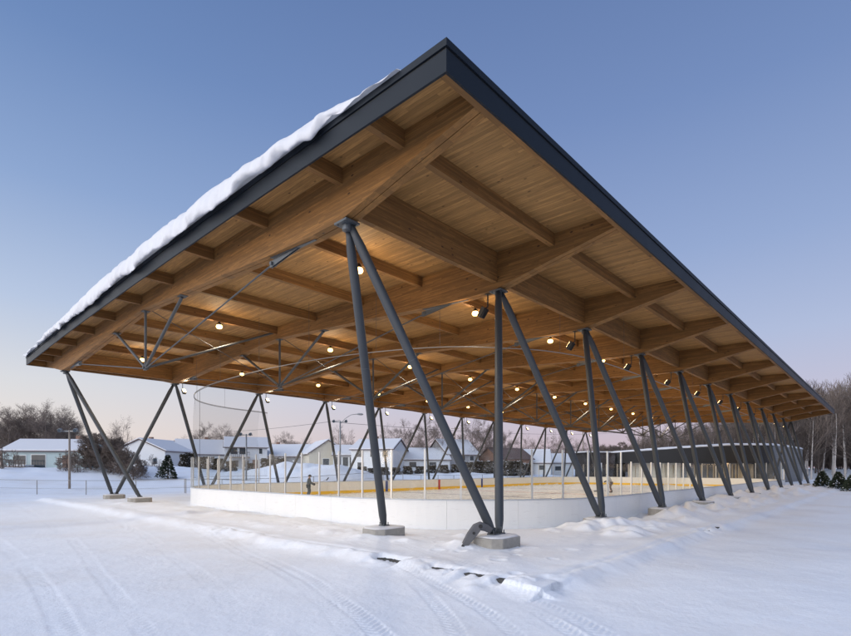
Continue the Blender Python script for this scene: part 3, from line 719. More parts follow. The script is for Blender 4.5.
# ------------------------------------------------------------------ people
def person(label, x, y, rz, coat, pants, helm, bend=.15, stick=True, pose=0, sc=1.0, stick_label=None):
    r = empty('person', (0,0,0)); tag(r, label, 'person')
    def skin(name, joints, edges, mat, parent):
        me = bpy.data.meshes.new(name); me.from_pydata([j[0] for j in joints], edges, []); me.materials.append(mat)
        o = bpy.data.objects.new(name, me); col.objects.link(o); o.parent = parent
        sk = o.modifiers.new('Skin', 'SKIN'); sk.use_smooth_shade = True
        for v, j in zip(me.skin_vertices[0].data, joints): v.radius = j[1] if isinstance(j[1], tuple) else (j[1], j[1])
        me.skin_vertices[0].data[0].use_root = True
        ss = o.modifiers.new('Sub', 'SUBSURF'); ss.levels = 1; ss.render_levels = 2; return o
    b = bend; fx = lambda z: (z-.92)*b                    # torso leans forward (+x)
    sk_m = simple('skin', (.45,.28,.2), .6); cm = simple('coat_'+coat[0], coat[1], .85); pm = simple('trousers_'+pants[0], pants[1], .85); hm = simple('helmet_'+helm[0], helm[1], .35)
    hipL, hipR = (0,.10,.88), (0,-.10,.88); kL, kR = (.10,.14,.50), (.05,-.14,.50); aL, aR = (.0,.17,.12), (-.08,-.17,.12)
    shL, shR = (fx(1.42),.19,1.40), (fx(1.42),-.19,1.40); eL, eR = (fx(1.2)+.10,.27,1.15), (fx(1.2)+.12,-.27,1.14); hL, hR = (fx(1.2)+.36,.14,1.04), (fx(1.2)+.38,-.10,.98)
    nk = (fx(1.5),0,1.50); hd = (fx(1.6)+.03,0,1.60); ht = (fx(1.7)+.03,0,1.70)
    J = [((0,0,.93),.12),(hipL,.085),(kL,.062),(aL,.045),((aL[0]+.14,aL[1]+.02,.09),.035),(hipR,.085),(kR,.062),(aR,.045),((aR[0]+.14,aR[1]-.02,.09),.035),
         ((fx(1.15),0,1.15),.12),((fx(1.38),0,1.38),.13),(nk,.055),(hd,.085),(ht,.075),(shL,.06),(eL,.045),(hL,.032),(shR,.06),(eR,.045),(hR,.032)]
    E_ = [(0,1),(1,2),(2,3),(3,4),(0,5),(5,6),(6,7),(7,8),(0,9),(9,10),(10,11),(11,12),(12,13),(10,14),(14,15),(15,16),(10,17),(17,18),(18,19)]
    body = skin('body', J, E_, sk_m, r)
    J2 = [((fx(1.0),0,1.0),.16),((fx(1.2),0,1.2),.155),((fx(1.4),0,1.39),.165),((fx(1.47),0,1.46),.09),(shL,.085),(eL,.07),((hL[0]-.03,hL[1]+.01,hL[2]),.055),(shR,.085),(eR,.07),((hR[0]-.03,hR[1]-.01,hR[2]),.055),((0,0,.86),.165)]
    skin('jacket', J2, [(0,1),(1,2),(2,3),(2,4),(4,5),(5,6),(2,7),(7,8),(8,9),(0,10)], cm, r)
    J3 = [((0,0,.93),.15),(hipL,.11),(kL,.088),((aL[0],aL[1],.16),.075),(hipR,.11),(kR,.088),((aR[0],aR[1],.16),.075)]
    skin('trousers', J3, [(0,1),(1,2),(2,3),(0,4),(4,5),(5,6)], pm, r)
    m = MB(); secs = []
    for k in range(7):
        a = k/6*PI/2; rr = .118*math.cos(a)+.004; secs.append([(hd[0]+rr*1.15*math.cos(t*2*PI/14), rr*math.sin(t*2*PI/14), hd[2]+.0+.145*math.sin(a)) for t in range(14)])
    m.loft(secs); m.build('helmet', hm, r, smooth=True)
    for q in (hL, hR):
        m = MB(); m.path([(q[0]-.04,q[1],q[2]),(q[0]+.01,q[1],q[2]),(q[0]+.06,q[1],q[2]-.02),(q[0]+.09,q[1],q[2]-.05)],[.045,.06,.058,.03],10)
        m.tube((q[0]+.02,q[1]-.04,q[2]),(q[0]+.05,q[1]-.07,q[2]-.03),.022,.016,8); m.build('glove', M['black'], r, smooth=True)
    for (x_, y_, z_) in (aL, aR):
        m = MB(); m.path([(x_-.05,y_,.20),(x_-.04,y_,.10),(x_+.08,y_,.075),(x_+.18,y_,.06)],[.055,.06,.05,.03],10); sk_ = m.build('skate', M['black'], r, smooth=True)
        m = MB(); m.obox((x_+.05,y_,.02),(.28,.006,.045)); m.build('blade', M['rodsteel'], sk_)
    r.location = (x, y, ICE); r.rotation_euler = (0,0,rz); r.scale = (sc,)*3
    if stick:
        s = empty('hockey_stick'); tag(s, stick_label, 'hockey stick')
        m = MB(); p0 = Vector((hL[0]+.02,hL[1],hL[2])) ; p1 = Vector((hR[0]+.03,hR[1],hR[2])); d = (p1-p0).normalized()
        up = Vector((hL[0]-.08,hL[1]+.02,hL[2]-.10)); tip = Vector((hL[0]+.95,-.1,1.34)) if pose else Vector((hL[0]+.75,-.25,.06))
        m.tube(up, tip, .016, .016, 6); m.build('shaft', simple('stick_shaft', (.25,.22,.18), .5), s)
        m = MB(); m.obox(tip+Vector((.10,-.05,.03 if not pose else .07)),(.28,.012,.075),.3, (Matrix.Rotation(-.9,3,'Y') if pose else None)); m.build('blade', M['black'], s)
        s.location = r.location; s.rotation_euler = (0,0,rz); s.scale = (sc,)*3
    return r
px_, py_2 = at(308.5, 38.5)
GREY = ('grey',(.10,.115,.13)); DK = ('dark',(.05,.055,.06))
person('skater in grey coat and dark helmet holding a raised hockey stick', px_, py_2, -YAW+.1, GREY, ('charcoal',(.07,.08,.09)), ('dark',(.05,.05,.055)), .1, True, 1, 1.0, 'hockey stick raised by the skater near the far left boards')
xx, yy = at(611, 47); person('skater in pale jersey bending over near the right end glass', xx, yy, 2.2, ('pale',(.42,.43,.45)), ('brown',(.13,.10,.08)), ('black',(.02,.02,.02)), .45, True, 0, 1.0, 'hockey stick on the ice held by the bending skater')

# ------------------------------------------------------------------ pavilion at the far end
def pavilion():
    k = (5.3-CAM_H)/(4.9-CAM_H)
    pts = [(98.9,40.3),(88.6,28.9),(82.7,21.3),(80.5,16.9),(80.9,14.3),(82.9,12.7),(91.8,11.7),(103,11.3)]
    pts = curve(pts, 6); P = [(float(p[0]), float(p[1])) for p in pts]
    r = empty('rink_pavilion', (84, 20, -.4)); tag(r, 'low dark pavilion with curved snowy roof and lit windows behind the rink', 'pavilion')
    n = len(P)
    def off(i, d):
        a = P[max(i-1,0)]; b = P[min(i+1,n-1)]; dx, dy = b[0]-a[0], b[1]-a[1]; L = math.hypot(dx,dy); return (P[i][0]+(-dy/L)*-d*-1, P[i][1]+(dx/L)*d)
    inn = [off(i, 2.4) for i in range(n)]; cen = [off(i, .0) for i in range(n)]
    jc = next(i for i in range(n) if P[i][0] > 83 and P[i][1] < 13)        # where the plain end wall starts
    # canopy: front lip high, underside sloping back to the window wall
    zl = [1.73+6.2*(P[i][0]*s_+P[i][1]*c_)/508 for i in range(n)]
    m = MB(); m.loft([[(P[i][0],P[i][1],zl[i]),(P[i][0],P[i][1],4.95),(inn[i][0],inn[i][1],4.95),(inn[i][0],inn[i][1],zl[i])] for i in range(jc+1)])
    m.build('canopy', M['soffit'], r)
    m = MB(); m.loft([[(P[i][0],P[i][1],-.8),(P[i][0],P[i][1],4.95),(inn[i][0],inn[i][1],4.95),(inn[i][0],inn[i][1],-.8)] for i in range(jc, n)])
    m.build('end_wall', M['side_dgrey'], r)
    m = MB(); m.loft([[(inn[i][0],inn[i][1],-.8),(inn[i][0],inn[i][1],.25),(inn[i][0]+.3,inn[i][1]+.1,.25),(inn[i][0]+.3,inn[i][1]+.1,-.8)] for i in range(jc+1)])
    m.build('base_wall', M['side_cream'], r)
    acc = 0; L = 0
    for i in range(jc):
        a, b = inn[i], inn[i+1]
        solid = i < 7
        mm = MB(); mm.add([(a[0],a[1],.25),(b[0],b[1],.25),(b[0],b[1],zl[i+1]),(a[0],a[1],zl[i])],[(0,1,2,3)])
        lit = (i == 14)
        mm.build('wall_panel' if solid else 'window', M['side_cream'] if solid else (M['winwarm'] if lit else M['winp']), r)
        mm = MB(); mm.obox((a[0],a[1],1.15),(.22,.16,2.6),math.atan2(b[1]-a[1], b[0]-a[0])); mm.build('mullion', M['mull'], r)
    # roof and its snow
    poly = P + [(108,40),(100,42)]
    m = MB(); m.prism(poly, 4.952, 5.0); rf = m.build('roof', M['black'], r)
    m = MB(); cx, cy = 92, 24; secs = []
    for s, z in ((1.004,5.0),(1.006,5.10),(.995,5.24),(.96,5.32),(.7,5.42)): secs.append([(cx+(x-cx)*s, cy+(y-cy)*s, z+.04*math.sin(x*.9+y)) for x, y in poly])
    m.loft(secs); m.build('roof_snow', M['roofsnow'], rf, smooth=True)
    m = MB(); q = P[jc+3]; m.obox((q[0],q[1]-.03,.7),(1.0,.08,2.1),math.atan2(P[jc+4][1]-q[1],P[jc+4][0]-q[0])); m.build('door', M['trim'], r)
M['winp'] = window_mat('pavilion_window', (.11,.11,.105)); M['mull'] = simple('timber_mullion', (.45,.36,.24), .7)
pavilion()
# brown timber shed left of the pavilion
x, y = at(600, 104); r = empty('equipment_shed', (x, y, 0)); tag(r, 'low dark brown shed with snowy roof left of the pavilion', 'shed')
rot = -YAW+.25
def lb(m, cx, cy, rz, lx, ly, z0, z1, wx, wy):
    c, s = math.cos(rz), math.sin(rz); m.obox((cx+lx*c-ly*s, cy+lx*s+ly*c, (z0+z1)/2), (wx, wy, z1-z0), rz); return m
lb(MB(), x, y, rot, 0, 0, -.4, 4.9, 9.0, 4.0).build('wall', M['soffit'], r)
ro = lb(MB(), x, y, rot, 0, 0, 4.9, 5.05, 9.6, 4.6).build('roof', M['black'], r); lb(MB(), x, y, rot, 0, 0, 5.053, 5.3, 9.5, 4.5).build('roof_snow', M['roofsnow'], ro, bevel=.08)
lb(MB(), x, y, rot, -1.5, -2.02, 1.2, 3.0, 1.2, .06).build('window', M['trim'], r)

# ------------------------------------------------------------------ trees
def bare_tree(seed, H, spread, trunk_r, levels=5, twig=.016, up=.35, first=.28, nsplit=3, mats=('bark','twig'), droop=0.0, name='bare_tree'):
    R = random.Random(seed); tr = MB(); cr = MB()
    def seg(m, a, b, r0, r1, n=3): m.tube(a, b, r0, r1, n, False)
    def branch(p, d, L, r, lv):
        k = 3 if lv < levels else 2; q = Vector(p); dd = Vector(d)
        for i in range(k):
            dd = (dd + Vector((R.uniform(-1,1), R.uniform(-1,1), R.uniform(-.5,1)))*.16 + Vector((0,0,up*.12-droop*lv*.05))).normalized()
            q2 = q + dd*(L/k); r1 = max(twig*.5, r*(1-.25*(i+1)/k)); seg(cr if lv > 0 else tr, q, q2, max(twig*.5, r*(1-.25*i/k)), r1, 5 if lv < 1 else 3)
            if lv < levels and (i > 0 or lv > 0):
                for _ in range(1 if lv < 2 else nsplit-1):
                    a = R.uniform(0, 2*PI); perp = dd.orthogonal().normalized(); perp.rotate(Matrix.Rotation(a, 3, dd))
                    nd = (dd*R.uniform(.5,.9) + perp*R.uniform(.5,.95)*spread).normalized(); branch(q2, nd, L*R.uniform(.50,.72), r1*.58, lv+1)
            q = q2
        if lv < levels:
            for _ in range(2):
                a = R.uniform(0, 2*PI); perp = dd.orthogonal().normalized(); perp.rotate(Matrix.Rotation(a, 3, dd))
                branch(q, (dd + perp*.55*spread).normalized(), L*R.uniform(.55,.75), r1*.7, lv+1)
    p = Vector((0,0,-.4)); d = Vector((0,0,1)); n = 7; r = trunk_r
    for i in range(n):
        d = (d + Vector((R.uniform(-1,1),R.uniform(-1,1),0))*.05).normalized(); q = p + d*(H*.82/n); r1 = trunk_r*(1-.85*(i+1)/n)+.01
        seg(tr, p, q, r, r1, 8)
        if (i+1)/n > first:
            for _ in range(2):
                a = R.uniform(0,2*PI); nd = Vector((math.cos(a)*spread, math.sin(a)*spread, R.uniform(.5,1.0))).normalized()
                branch(q, nd, H*R.uniform(.17,.28)*(1.15-.55*i/n), r1*.5, 1)
        p, r = q, r1
    branch(p, d, H*.2, r, 1)
    t = empty(name); a = tr.build('trunk', M[mats[0]], t, smooth=True); b = cr.build('crown', M[mats[1]], t); return t
round_ = [bare_tree(100+i, 9.5, 1.0, .15, 4, .016, .3, .22, 3 if i < 2 else 2) for i in range(4)]
slim_ = [bare_tree(200+i, 16, .55, .15, 3, .034, .6, .42, 3, ('barkpale','bark'), name='forest_tree') for i in range(3)]
slimd_ = [bare_tree(220+i, 15, .62, .15, 4, .03, .5, .12, 2, ('barkdark','barkdark'), name='forest_tree') for i in range(2)]
bush_ = [bare_tree(300+i, 5.5, 1.15, .10, 4, .034, .35, .03, 3, ('barkdark','twig'), name='bushy_tree') for i in range(2)]
shrub_ = [bare_tree(320+i, 1.7, 1.2, .03, 3, .014, .5, .02, 3, ('barkdark','twig'), name='bare_shrub') for i in range(1)]
usedp = set(); HT = {}
def put(proto, x, y, h, base, label, cat, group, rz=None, wide=1.0, name=None):
    if proto.name not in usedp: usedp.add(proto.name); o = proto
    else: o = copy_tree(proto)
    base = HT.setdefault(proto.name, max(v.co.z for ch in proto.children for v in ch.data.vertices)); s = h/base; o.location = (x, y, gz(x, y)-.05); o.rotation_euler = (0,0,rz if rz is not None else random.uniform(0,6.28)); o.scale = (s*wide, s*wide, s)
    tag(o, label, cat, group); return o
GL = 'leafless brown trees standing behind the houses'
def hpx(top, d, z=1.4): return (469.1-top)/508.1*d + CAM_H - z
# left cluster, and crowns over the houses: (px, top px, depth, wide)
for px, top, d, w in [(-38,398,95,1.1),(-14,404,92,1.1),(2,408,88,1.0),(14,413,96,1.1),(27,406,90,1.0),(38,411,99,1.1),(47,402,93,1.1),(57,407,100,1.1),(66,415,95,1.0),(76,430,104,1.2),(22,420,110,1.3),(-5,416,112,1.2),(50,420,112,1.3),
                      (8,410,86,1.3),(33,407,94,1.3),(20,409,90,1.3),(60,411,96,1.2),(-25,402,90,1.3),(44,406,88,1.2),(72,419,92,1.3),(112,424,118,1.0),(122,417,128,.9),(185,436,160,1.5),(205,424,130,1.0),(221,425,128,1.1),(234,432,132,1.1),(276,436,150,1.1),(284,432,160,1.0),(291,434,150,1.1),(310,438,150,1.3),(340,426,122,1.1),(349,430,126,1.1),(330,438,140,1.2),(366,438,140,1.3),
                      (384,428,118,1.0),(394,424,125,1.0),(404,420,112,1.0),(416,428,120,1.0),(428,416,106,1.1),(436,420,112,1.1),(444,430,120,1.0),(455,432,128,1.0),(466,424,118,1.0),(474,414,110,1.1),(482,418,112,1.0),(490,425,118,1.1),(505,432,125,1.1),(515,437,140,1.2),
                      (528,434,150,1.1),(538,436,150,1.2),(549,438,150,1.2),(556,430,140,.9),(566,436,150,1.3),(577,440,160,1.3),(588,438,150,1.2)]:
    x, y = at(px, d); z = gz(x, y); h = hpx(top, d, z); put(random.choice(round_), x, y, max(3, h)*1.06, 9.5, 'leafless brown tree with rounded crown behind the row of houses', 'tree', GL, wide=w)
# low haze of trees far behind
for k in range(44):
    px = -40+k*15.0+random.uniform(-4,4); d = random.uniform(170,200); x, y = at(px, d); z = gz(x, y)
    put(random.choice(round_), x, y, hpx(random.uniform(443,449), d, z)+.8, 9.5, 'small leafless tree in the low wooded line along the horizon', 'tree', 'far trees along the horizon', wide=1.8)
# forest on the right
for k in range(150):
    row = k % 5; px = 640 + (k//5)*8.6 + random.uniform(-4.5,4.5)
    if px > 905: continue
    d = (96,106,116,128,142)[row] + random.uniform(-3,3); x, y = at(px, d)
    if x < 108 and y < 44: d = 126+row*6; x, y = at(px, d)
    top = np.interp(px, [620,700,760,800,851,900], [436,418,394,384,377,372]) + random.uniform(-4,12); z = gz(x, y)
    dk = random.random() < (.62 if row > 1 else .2); pr_ = random.choice(slimd_ if dk else slim_)
    put(pr_, x, y, hpx(top, d, z), 15 if dk else 16, 'dark slender leafless tree in the wood on the right' if dk else 'pale trunked leafless tree in the wood on the right', 'tree', 'dark trees of the right hand wood' if dk else 'pale trees of the right hand wood', wide=1.15)
for k in range(80):
    px = 596+k*3.9+random.uniform(-3,3); d = random.uniform(120,150); x, y = at(px, d)
    put(random.choice(bush_), x, y, random.uniform(5,8.5), 5.5, 'dark leafless undergrowth tree at the foot of the wood', 'tree', 'undergrowth trees in the wood', wide=1.25)
# brown bushy trees behind the left columns
for px, top, d, w in [(91,432,64,1.1),(97,430,66,1.2),(104,431,64,1.2),(111,434,63,1.2),(118,438,62,1.2),(126,445,60,1.1),(133,453,58,1.0),(142,458,62,1.0)]:
    x, y = at(px, d); z = gz(x, y); put(random.choice(bush_), x, y, hpx(top, d, z)*.97, 5.5, 'dense brown leafless bushy tree between the two leftmost houses', 'tree', 'brown bushy trees between the leftmost houses', wide=w*1.1)
for px, d, h in [(66,60,2.6),(72,61,2.2),(60,62,2.0),(78,60,2.4),(14,60,2.2),(2,58,2.8),(152,70,1.8),(160,66,1.6)]:
    x, y = at(px, d); put(shrub_[0], x, y, h, 1.7, 'thin bare shrub poking out of the snow before the pale teal house' if px < 100 else 'thin bare shrub by the white gabled house', 'shrub', 'bare shrubs by the left houses' if px < 100 else 'bare shrubs by the white gabled house')

# evergreens made of many small sprays
def conifer(seed, h, w, mat, snow=True, name='spruce', shape='cone', n=900, sfrac=.13):
    R = random.Random(seed); t = empty(name); tr = MB(); tr.tube((0,0,-.3),(0,0,h*.9),w*.05,.01,7); tr.build('trunk', M['barkdark'], t)
    f = MB(); sn = MB()
    for i in range(n):
        u = R.random()**.8; z = h*(.04+.94*u)
        rr = (w/2)*((1-u)**.85+.03) if shape == 'cone' else (w/2)*math.sqrt(max(0.02, 1-(2*u-1)**2*.8))*(.8+.3*math.sin(seed+5*u+3))
        a = R.uniform(0,2*PI); q = rr*R.uniform(.45,1.05)*(1+.25*math.sin(a*3+seed)); p = Vector((math.cos(a)*q, math.sin(a)*q, z))
        d = Vector((math.cos(a+R.uniform(-.6,.6)), math.sin(a+R.uniform(-.6,.6)), R.uniform(-.45,.35))).normalized(); L = w*R.uniform(.07,.14); s = d.cross(Vector((0,0,1))).normalized()*L*.36
        f.add([p-d*L*.3, p+s, p+d*L, p-s], [(0,1,2,3)]); f.add([p-d*L*.3, p+Vector((0,0,L*.3)), p+d*L*.9, p-Vector((0,0,L*.3))], [(0,1,2,3)])
        if snow and R.random() < sfrac: o_ = Vector((0,0,L*.18)); sn.add([p-d*L*.2+o_, p+s*.9+o_*.5, p+d*L*.8+o_*.4, p-s*.9+o_*.5, p+o_*2.4], [(0,1,4),(1,2,4),(2,3,4),(3,0,4)])
    f.build('foliage', M[mat], t)
    if snow: sn.build('snow_clump', M['roofsnow'], t)
    return t
sp1 = conifer(1, 3.0, 2.2, 'needle', n=1500); sp2 = conifer(2, 1.9, 1.7, 'needle', name='spruce', n=1500, shape='cone', sfrac=.07)
hd1 = conifer(5, 2.6, 2.6, 'cedar', True, 'cedar_bush', 'ball', 1500)
x, y = at(168, 60); o = put(sp1, x, y, 2.9, 3.0, 'small snow dusted spruce before the white gabled house', 'spruce', None)
x, y = at(91, 66); put(sp1, x, y, 3.6, 3.0, 'dark spruce behind the leftmost column, at the right end of the teal house', 'spruce', None, wide=.8)
for px, d, h, lab in [(822,53,1.75,'snow dusted dwarf spruce nearest the pavilion end wall'),(838,50,1.75,'middle dwarf spruce of the three by the right edge'),(854,47,1.8,'dwarf spruce cut by the right edge of the view')]:
    x, y = at(px, d); put(sp2, x, y, h, 1.5, lab, 'spruce', 'dwarf spruces on the right', wide=1.05)
for px, d, h, w in [(205,74,1.9,1.5),(218,75,1.8,1.5),(231,74,1.7,1.5),(250,77,1.5,1.4),(268,70,2.4,1.4),(278,69,2.3,1.4),(288,72,2.1,1.4),(190,80,2.5,1.3),(184,78,2.2,1.0),
                    (362,86,1.5,2.0),(372,86,1.3,2.0),(384,87,1.4,2.0),(396,88,1.3,2.1),(408,90,1.5,2.0),(420,90,1.4,2.0),(432,92,1.5,2.0),(444,92,1.6,1.9),(456,94,1.7,1.9),(468,94,1.9,1.9),(480,95,2.4,1.9),(492,96,2.4,1.8),(506,88,2.7,1.6),(516,89,2.7,1.5),(526,92,2.2,1.5)]:
    x, y = at(px, d); left = px < 300
    put(hd1, x, y, h, 2.6, 'dark snowy cedar bush before the white houses seen through the left glass' if left else 'dark snow capped cedar bush in the long hedge beyond the rink', 'bush', 'cedar bushes before the left white houses' if left else 'cedar hedge bushes beyond the rink', wide=w*.8)

# ------------------------------------------------------------------ houses
def house(label, px, d, w, dep, hw, hr, wall, rot=0.0, gable='side', wins=(), door=None, chim=None, porch=None, roofm='shingle', z=None, snow=.22):
    """w across the view, dep deep, eave height hw, ridge rise hr; gable 'side' = ridge runs across the view, 'front' = gable faces the viewer"""
    cx, cy = at(px, d); z0 = (gz(cx, cy) if z is None else z) - .25; rz = -YAW + rot
    r = empty('house', (cx, cy, z0)); tag(r, label, 'house', 'houses along the street beyond the rink')
    c, s = math.cos(rz), math.sin(rz)
    def W(x, y, zz): return (cx+x*c-y*s, cy+x*s+y*c, z0+zz)
    m = MB(); a, b = w/2, dep/2
    if gable == 'side':
        m.add([W(*p) for p in [(-a,-b,-.8),(a,-b,-.8),(a,b,-.8),(-a,b,-.8),(-a,-b,hw),(a,-b,hw),(a,b,hw),(-a,b,hw),(-a,0,hw+hr),(a,0,hw+hr)]],
              [(0,1,5,4),(1,2,6,9,5),(2,3,7,6),(3,0,4,8,7),(0,3,2,1)])
        o_ = .35; pr_ = [(-b-o_, hw-hr*o_/b), (0, hw+hr), (b+o_, hw-hr*o_/b)]
        slab = lambda t0, t1, e: [[W(x, yy, zz+t) for (yy, zz, t) in [(pr_[0][0],pr_[0][1],t0),(pr_[1][0],pr_[1][1],t0),(pr_[2][0],pr_[2][1],t0),(pr_[2][0],pr_[2][1],t1),(pr_[1][0],pr_[1][1],t1),(pr_[0][0],pr_[0][1],t1)]] for x in (-a-e, a+e)]
    else:
        m.add([W(*p) for p in [(-a,-b,-.8),(a,-b,-.8),(a,b,-.8),(-a,b,-.8),(-a,-b,hw),(a,-b,hw),(a,b,hw),(-a,b,hw),(0,-b,hw+hr),(0,b,hw+hr)]],
              [(0,1,5,8,4),(1,2,6,5),(2,3,7,9,6),(3,0,4,7),(0,3,2,1)])
        o_ = .35; pr_ = [(-a-o_, hw-hr*o_/a), (0, hw+hr), (a+o_, hw-hr*o_/a)]
        slab = lambda t0, t1, e: [[W(xx_, y, zz+t) for (xx_, zz, t) in [(pr_[0][0],pr_[0][1],t0),(pr_[1][0],pr_[1][1],t0),(pr_[2][0],pr_[2][1],t0),(pr_[2][0],pr_[2][1],t1),(pr_[1][0],pr_[1][1],t1),(pr_[0][0],pr_[0][1],t1)]] for y in (b+e, -b-e)]
    m.build('wall', M[wall], r)
    m = MB(); m.loft(slab(.01,.13,.3)); rf = m.build('roof', M[roofm], r)
    if snow: m = MB(); m.loft(slab(.132,.13+snow,.24)); m.build('roof_snow', M['roofsnow'], rf, bevel=.06)
    if chim is not None: m = MB(); m.add(*_bx(W, chim-.3, chim+.3, .1, .7, hw+hr*.4, hw+hr+.8)); m.build('chimney', M['brown'], rf)
    for (wx, wz, ww, wh, *face) in wins:
        if face and face[0] == 'L':
            fr = MB().add(*_bx(W, -a-.05, -a+.02, wx-ww/2-.08, wx+ww/2+.08, wz-.08, wz+wh+.08)).build('window', M['trim'], r)
            MB().add(*_bx(W, -a-.07, -a-.052, wx-ww/2, wx+ww/2, wz, wz+wh)).build('pane', M['win'], fr)
        else:
            fr = MB().add(*_bx(W, wx-ww/2-.08, wx+ww/2+.08, -b-.05, -b+.02, wz-.08, wz+wh+.08)).build('window', M['trim'], r)
            MB().add(*_bx(W, wx-ww/2, wx+ww/2, -b-.07, -b-.052, wz, wz+wh)).build('pane', M['win'], fr)
    if door: MB().add(*_bx(W, door[0]-.48, door[0]+.48, -b-.06, -b+.02, .1, 2.15)).build('door', M[door[1]], r)
    if porch:
        x0, x1, hz = porch; p = MB(); p.add(*_bx(W, x0, x1, -b-2.4, -b-.01, hz-.2, hz)); pd = p.build('deck', M['pole'], r)
        q = MB()
        q.add(*_bx(W, x0, x1, -b-2.4, -b-2.34, hz+.85, hz+.95))
        n = max(3, int((x1-x0)/.35))
        for i in range(n+1): xx_ = x0+(x1-x0)*i/n; q.add(*_bx(W, xx_-.03, xx_+.03, -b-2.4, -b-2.35, hz, hz+.86))
        q.build('railing', M['barkdark'], pd)
        MB().add(*_bx(W, x0+.1, x1-.1, -b-2.3, -b-.2, hz+.003, hz+.25)).build('snow_layer', M['roofsnow'], pd, bevel=.08)
    return r
def _bx(W, x0, x1, y0, y1, z0, z1):
    return ([W(x0,y0,z0),W(x1,y0,z0),W(x1,y1,z0),W(x0,y1,z0),W(x0,y0,z1),W(x1,y0,z1),W(x1,y1,z1),W(x0,y1,z1)],
            [(0,3,2,1),(4,5,6,7),(0,1,5,4),(1,2,6,5),(2,3,7,6),(3,0,4,7)])
house('pale teal bungalow with snowy low roof and two small decks at the left edge', 60, 74, 10.4, 7.5, 2.75, 1.55, 'side_teal', .10, 'side', [(-3.0,.9,1.5,1.2),(-.6,.3,1.8,1.9),(2.2,1.1,.6,.7),(3.8,.9,1.1,1.1),(0,1.0,1.0,1.0,'L')], (3.0,'brown'), 2.4, (-3.6,-.9,.55))
house('white house with wide low gable facing the rink between brown trees and spruce', 160, 92, 9.4, 11, 3.4, 2.0, 'side_white', -.12, 'front', [(-1.6,1.3,.7,1.0),(-.8,1.3,.7,1.0),(2.9,1.2,.7,1.0)], None, -2.0)
house('cream white house with tall left gable and small paired windows', 201, 98, 8.6, 7.5, 3.3, 2.6, 'side_white', .5, 'side', [(.8,1.6,.6,1.2),(1.7,1.6,.6,1.2)], None, 1.0)
house('long snowy roofed house left of the two storey house with balcony', 222, 112, 7.0, 8, 3.0, 3.0, 'side_white', .5, 'side', [(1,1.4,1,1)], None)
house('two storey white house with covered balcony beside the short floodlight pole', 246, 100, 7.6, 8, 4.5, 1.9, 'side_white', .35, 'side', [(-2.2,3.2,1.2,1.2),(-.6,3.2,1.2,1.2),(2.6,3.3,.6,1.0),(-2,.8,1.2,1.2),(0,.8,1.0,1.2)], (1.6,'brown'), -1.5, (-3.0,.6,2.6))
house('grey long bungalow with broad snowy roof behind the cedar bushes', 291, 108, 15, 9, 2.9, 2.4, 'side_grey', -.1, 'side', [(-4,1.1,1.2,1.0),(0,1.1,1.2,1.0),(4.5,1.1,1.2,1.0)], (2.5,'trim'), -3.0)
house('cream gabled house with brown lower front beside the tall floodlight pole', 322, 104, 7.6, 10, 3.4, 2.6, 'side_cream', .45, 'front', [(-.5,1.2,1.2,1.2)], (1.8,'brown'), None)
house('white house with glazed side veranda behind the far left support columns', 349, 100, 5.6, 7, 3.1, 1.8, 'side_white', .1, 'side', [(-1.8,1.0,1.0,1.7),(-.5,1.0,1.0,1.7),(.8,1.0,1.0,1.7),(2.0,1.0,.8,1.7)], None)
house('two storey white house with hipped looking snowy roof and dark chimney', 380, 98, 8.2, 9, 4.3, 1.9, 'side_white', -.25, 'side', [(-2.4,2.9,1.0,1.2),(.2,2.9,1.0,1.2),(2.6,2.9,1.0,1.2),(-2.2,.9,1.2,1.0)], None, -.8)
house('low white bungalow almost buried under its snowy roof behind the hedge', 419, 104, 11, 8, 2.6, 2.2, 'side_white', .2, 'side', [(-2,1.1,1.4,1.0),(2,1.1,1.4,1.0)], None)
house('white gabled house with grey side wall between two bare round trees', 452, 108, 8.0, 8, 3.9, 3.0, 'side_grey', .55, 'side', [(0,2.6,1,1),(2.2,2.6,1,1)], None, .5)
house('brown house with snow sliding off its dark roof behind the vertical column', 505, 112, 9.0, 8, 3.4, 2.3, 'brown', .5, 'side', [(-1,1.4,1,1),(2,1.4,1,1)], None, snow=0)
house('white house with broad snowy roof right of the brown house', 529, 116, 9.0, 8, 3.0, 2.8, 'side_white', -.15, 'side', [(-1,1.4,1.2,1),(2.4,1.4,1,1)], None)
house('small pale house with snowy roof furthest right in the street row', 552, 122, 7.5, 8, 3.2, 2.0, 'side_white', .1, 'side', [(0,1.4,1.4,1)], None)

# ------------------------------------------------------------------ fences
def fence(label, pts, h=1.15, step=2.9, mid=True):
    x0, y0 = pts[0]; r = empty('wire_fence', (x0, y0, gz(x0, y0))); tag(r, label, 'fence'); poly = []
    for a, b in zip(pts[:-1], pts[1:]):
        L = math.hypot(b[0]-a[0], b[1]-a[1]); n = max(1, int(L/step))
        for k in range(n): poly.append((a[0]+(b[0]-a[0])*k/n, a[1]+(b[1]-a[1])*k/n))
    poly.append(pts[-1]); P = [(x, y, gz(x, y)) for x, y in poly][:95]
    for x, y, z in P:
        MB().tube((x,y,z-.3),(x,y,z+h+.03),.032,.032,8).build('post', M['galv'], r)
    m = MB()
    for a, b in zip(P[:-1], P[1:]):
        m.tube((a[0],a[1],a[2]+h),(b[0],b[1],b[2]+h),.022,.022,6)
        if mid: m.tube((a[0],a[1],a[2]+h*.42),(b[0],b[1],b[2]+h*.42),.012,.012,5)
    m.build('rail', M['galv'], r)
    m = MB()
    for a, b in zip(P[:-1], P[1:]): m.add([(a[0],a[1],a[2]+.05),(b[0],b[1],b[2]+.05),(b[0],b[1],b[2]+h-.02),(a[0],a[1],a[2]+h-.02)],[(0,1,2,3)])
    m.build('wire_mesh', M['wire'], r)
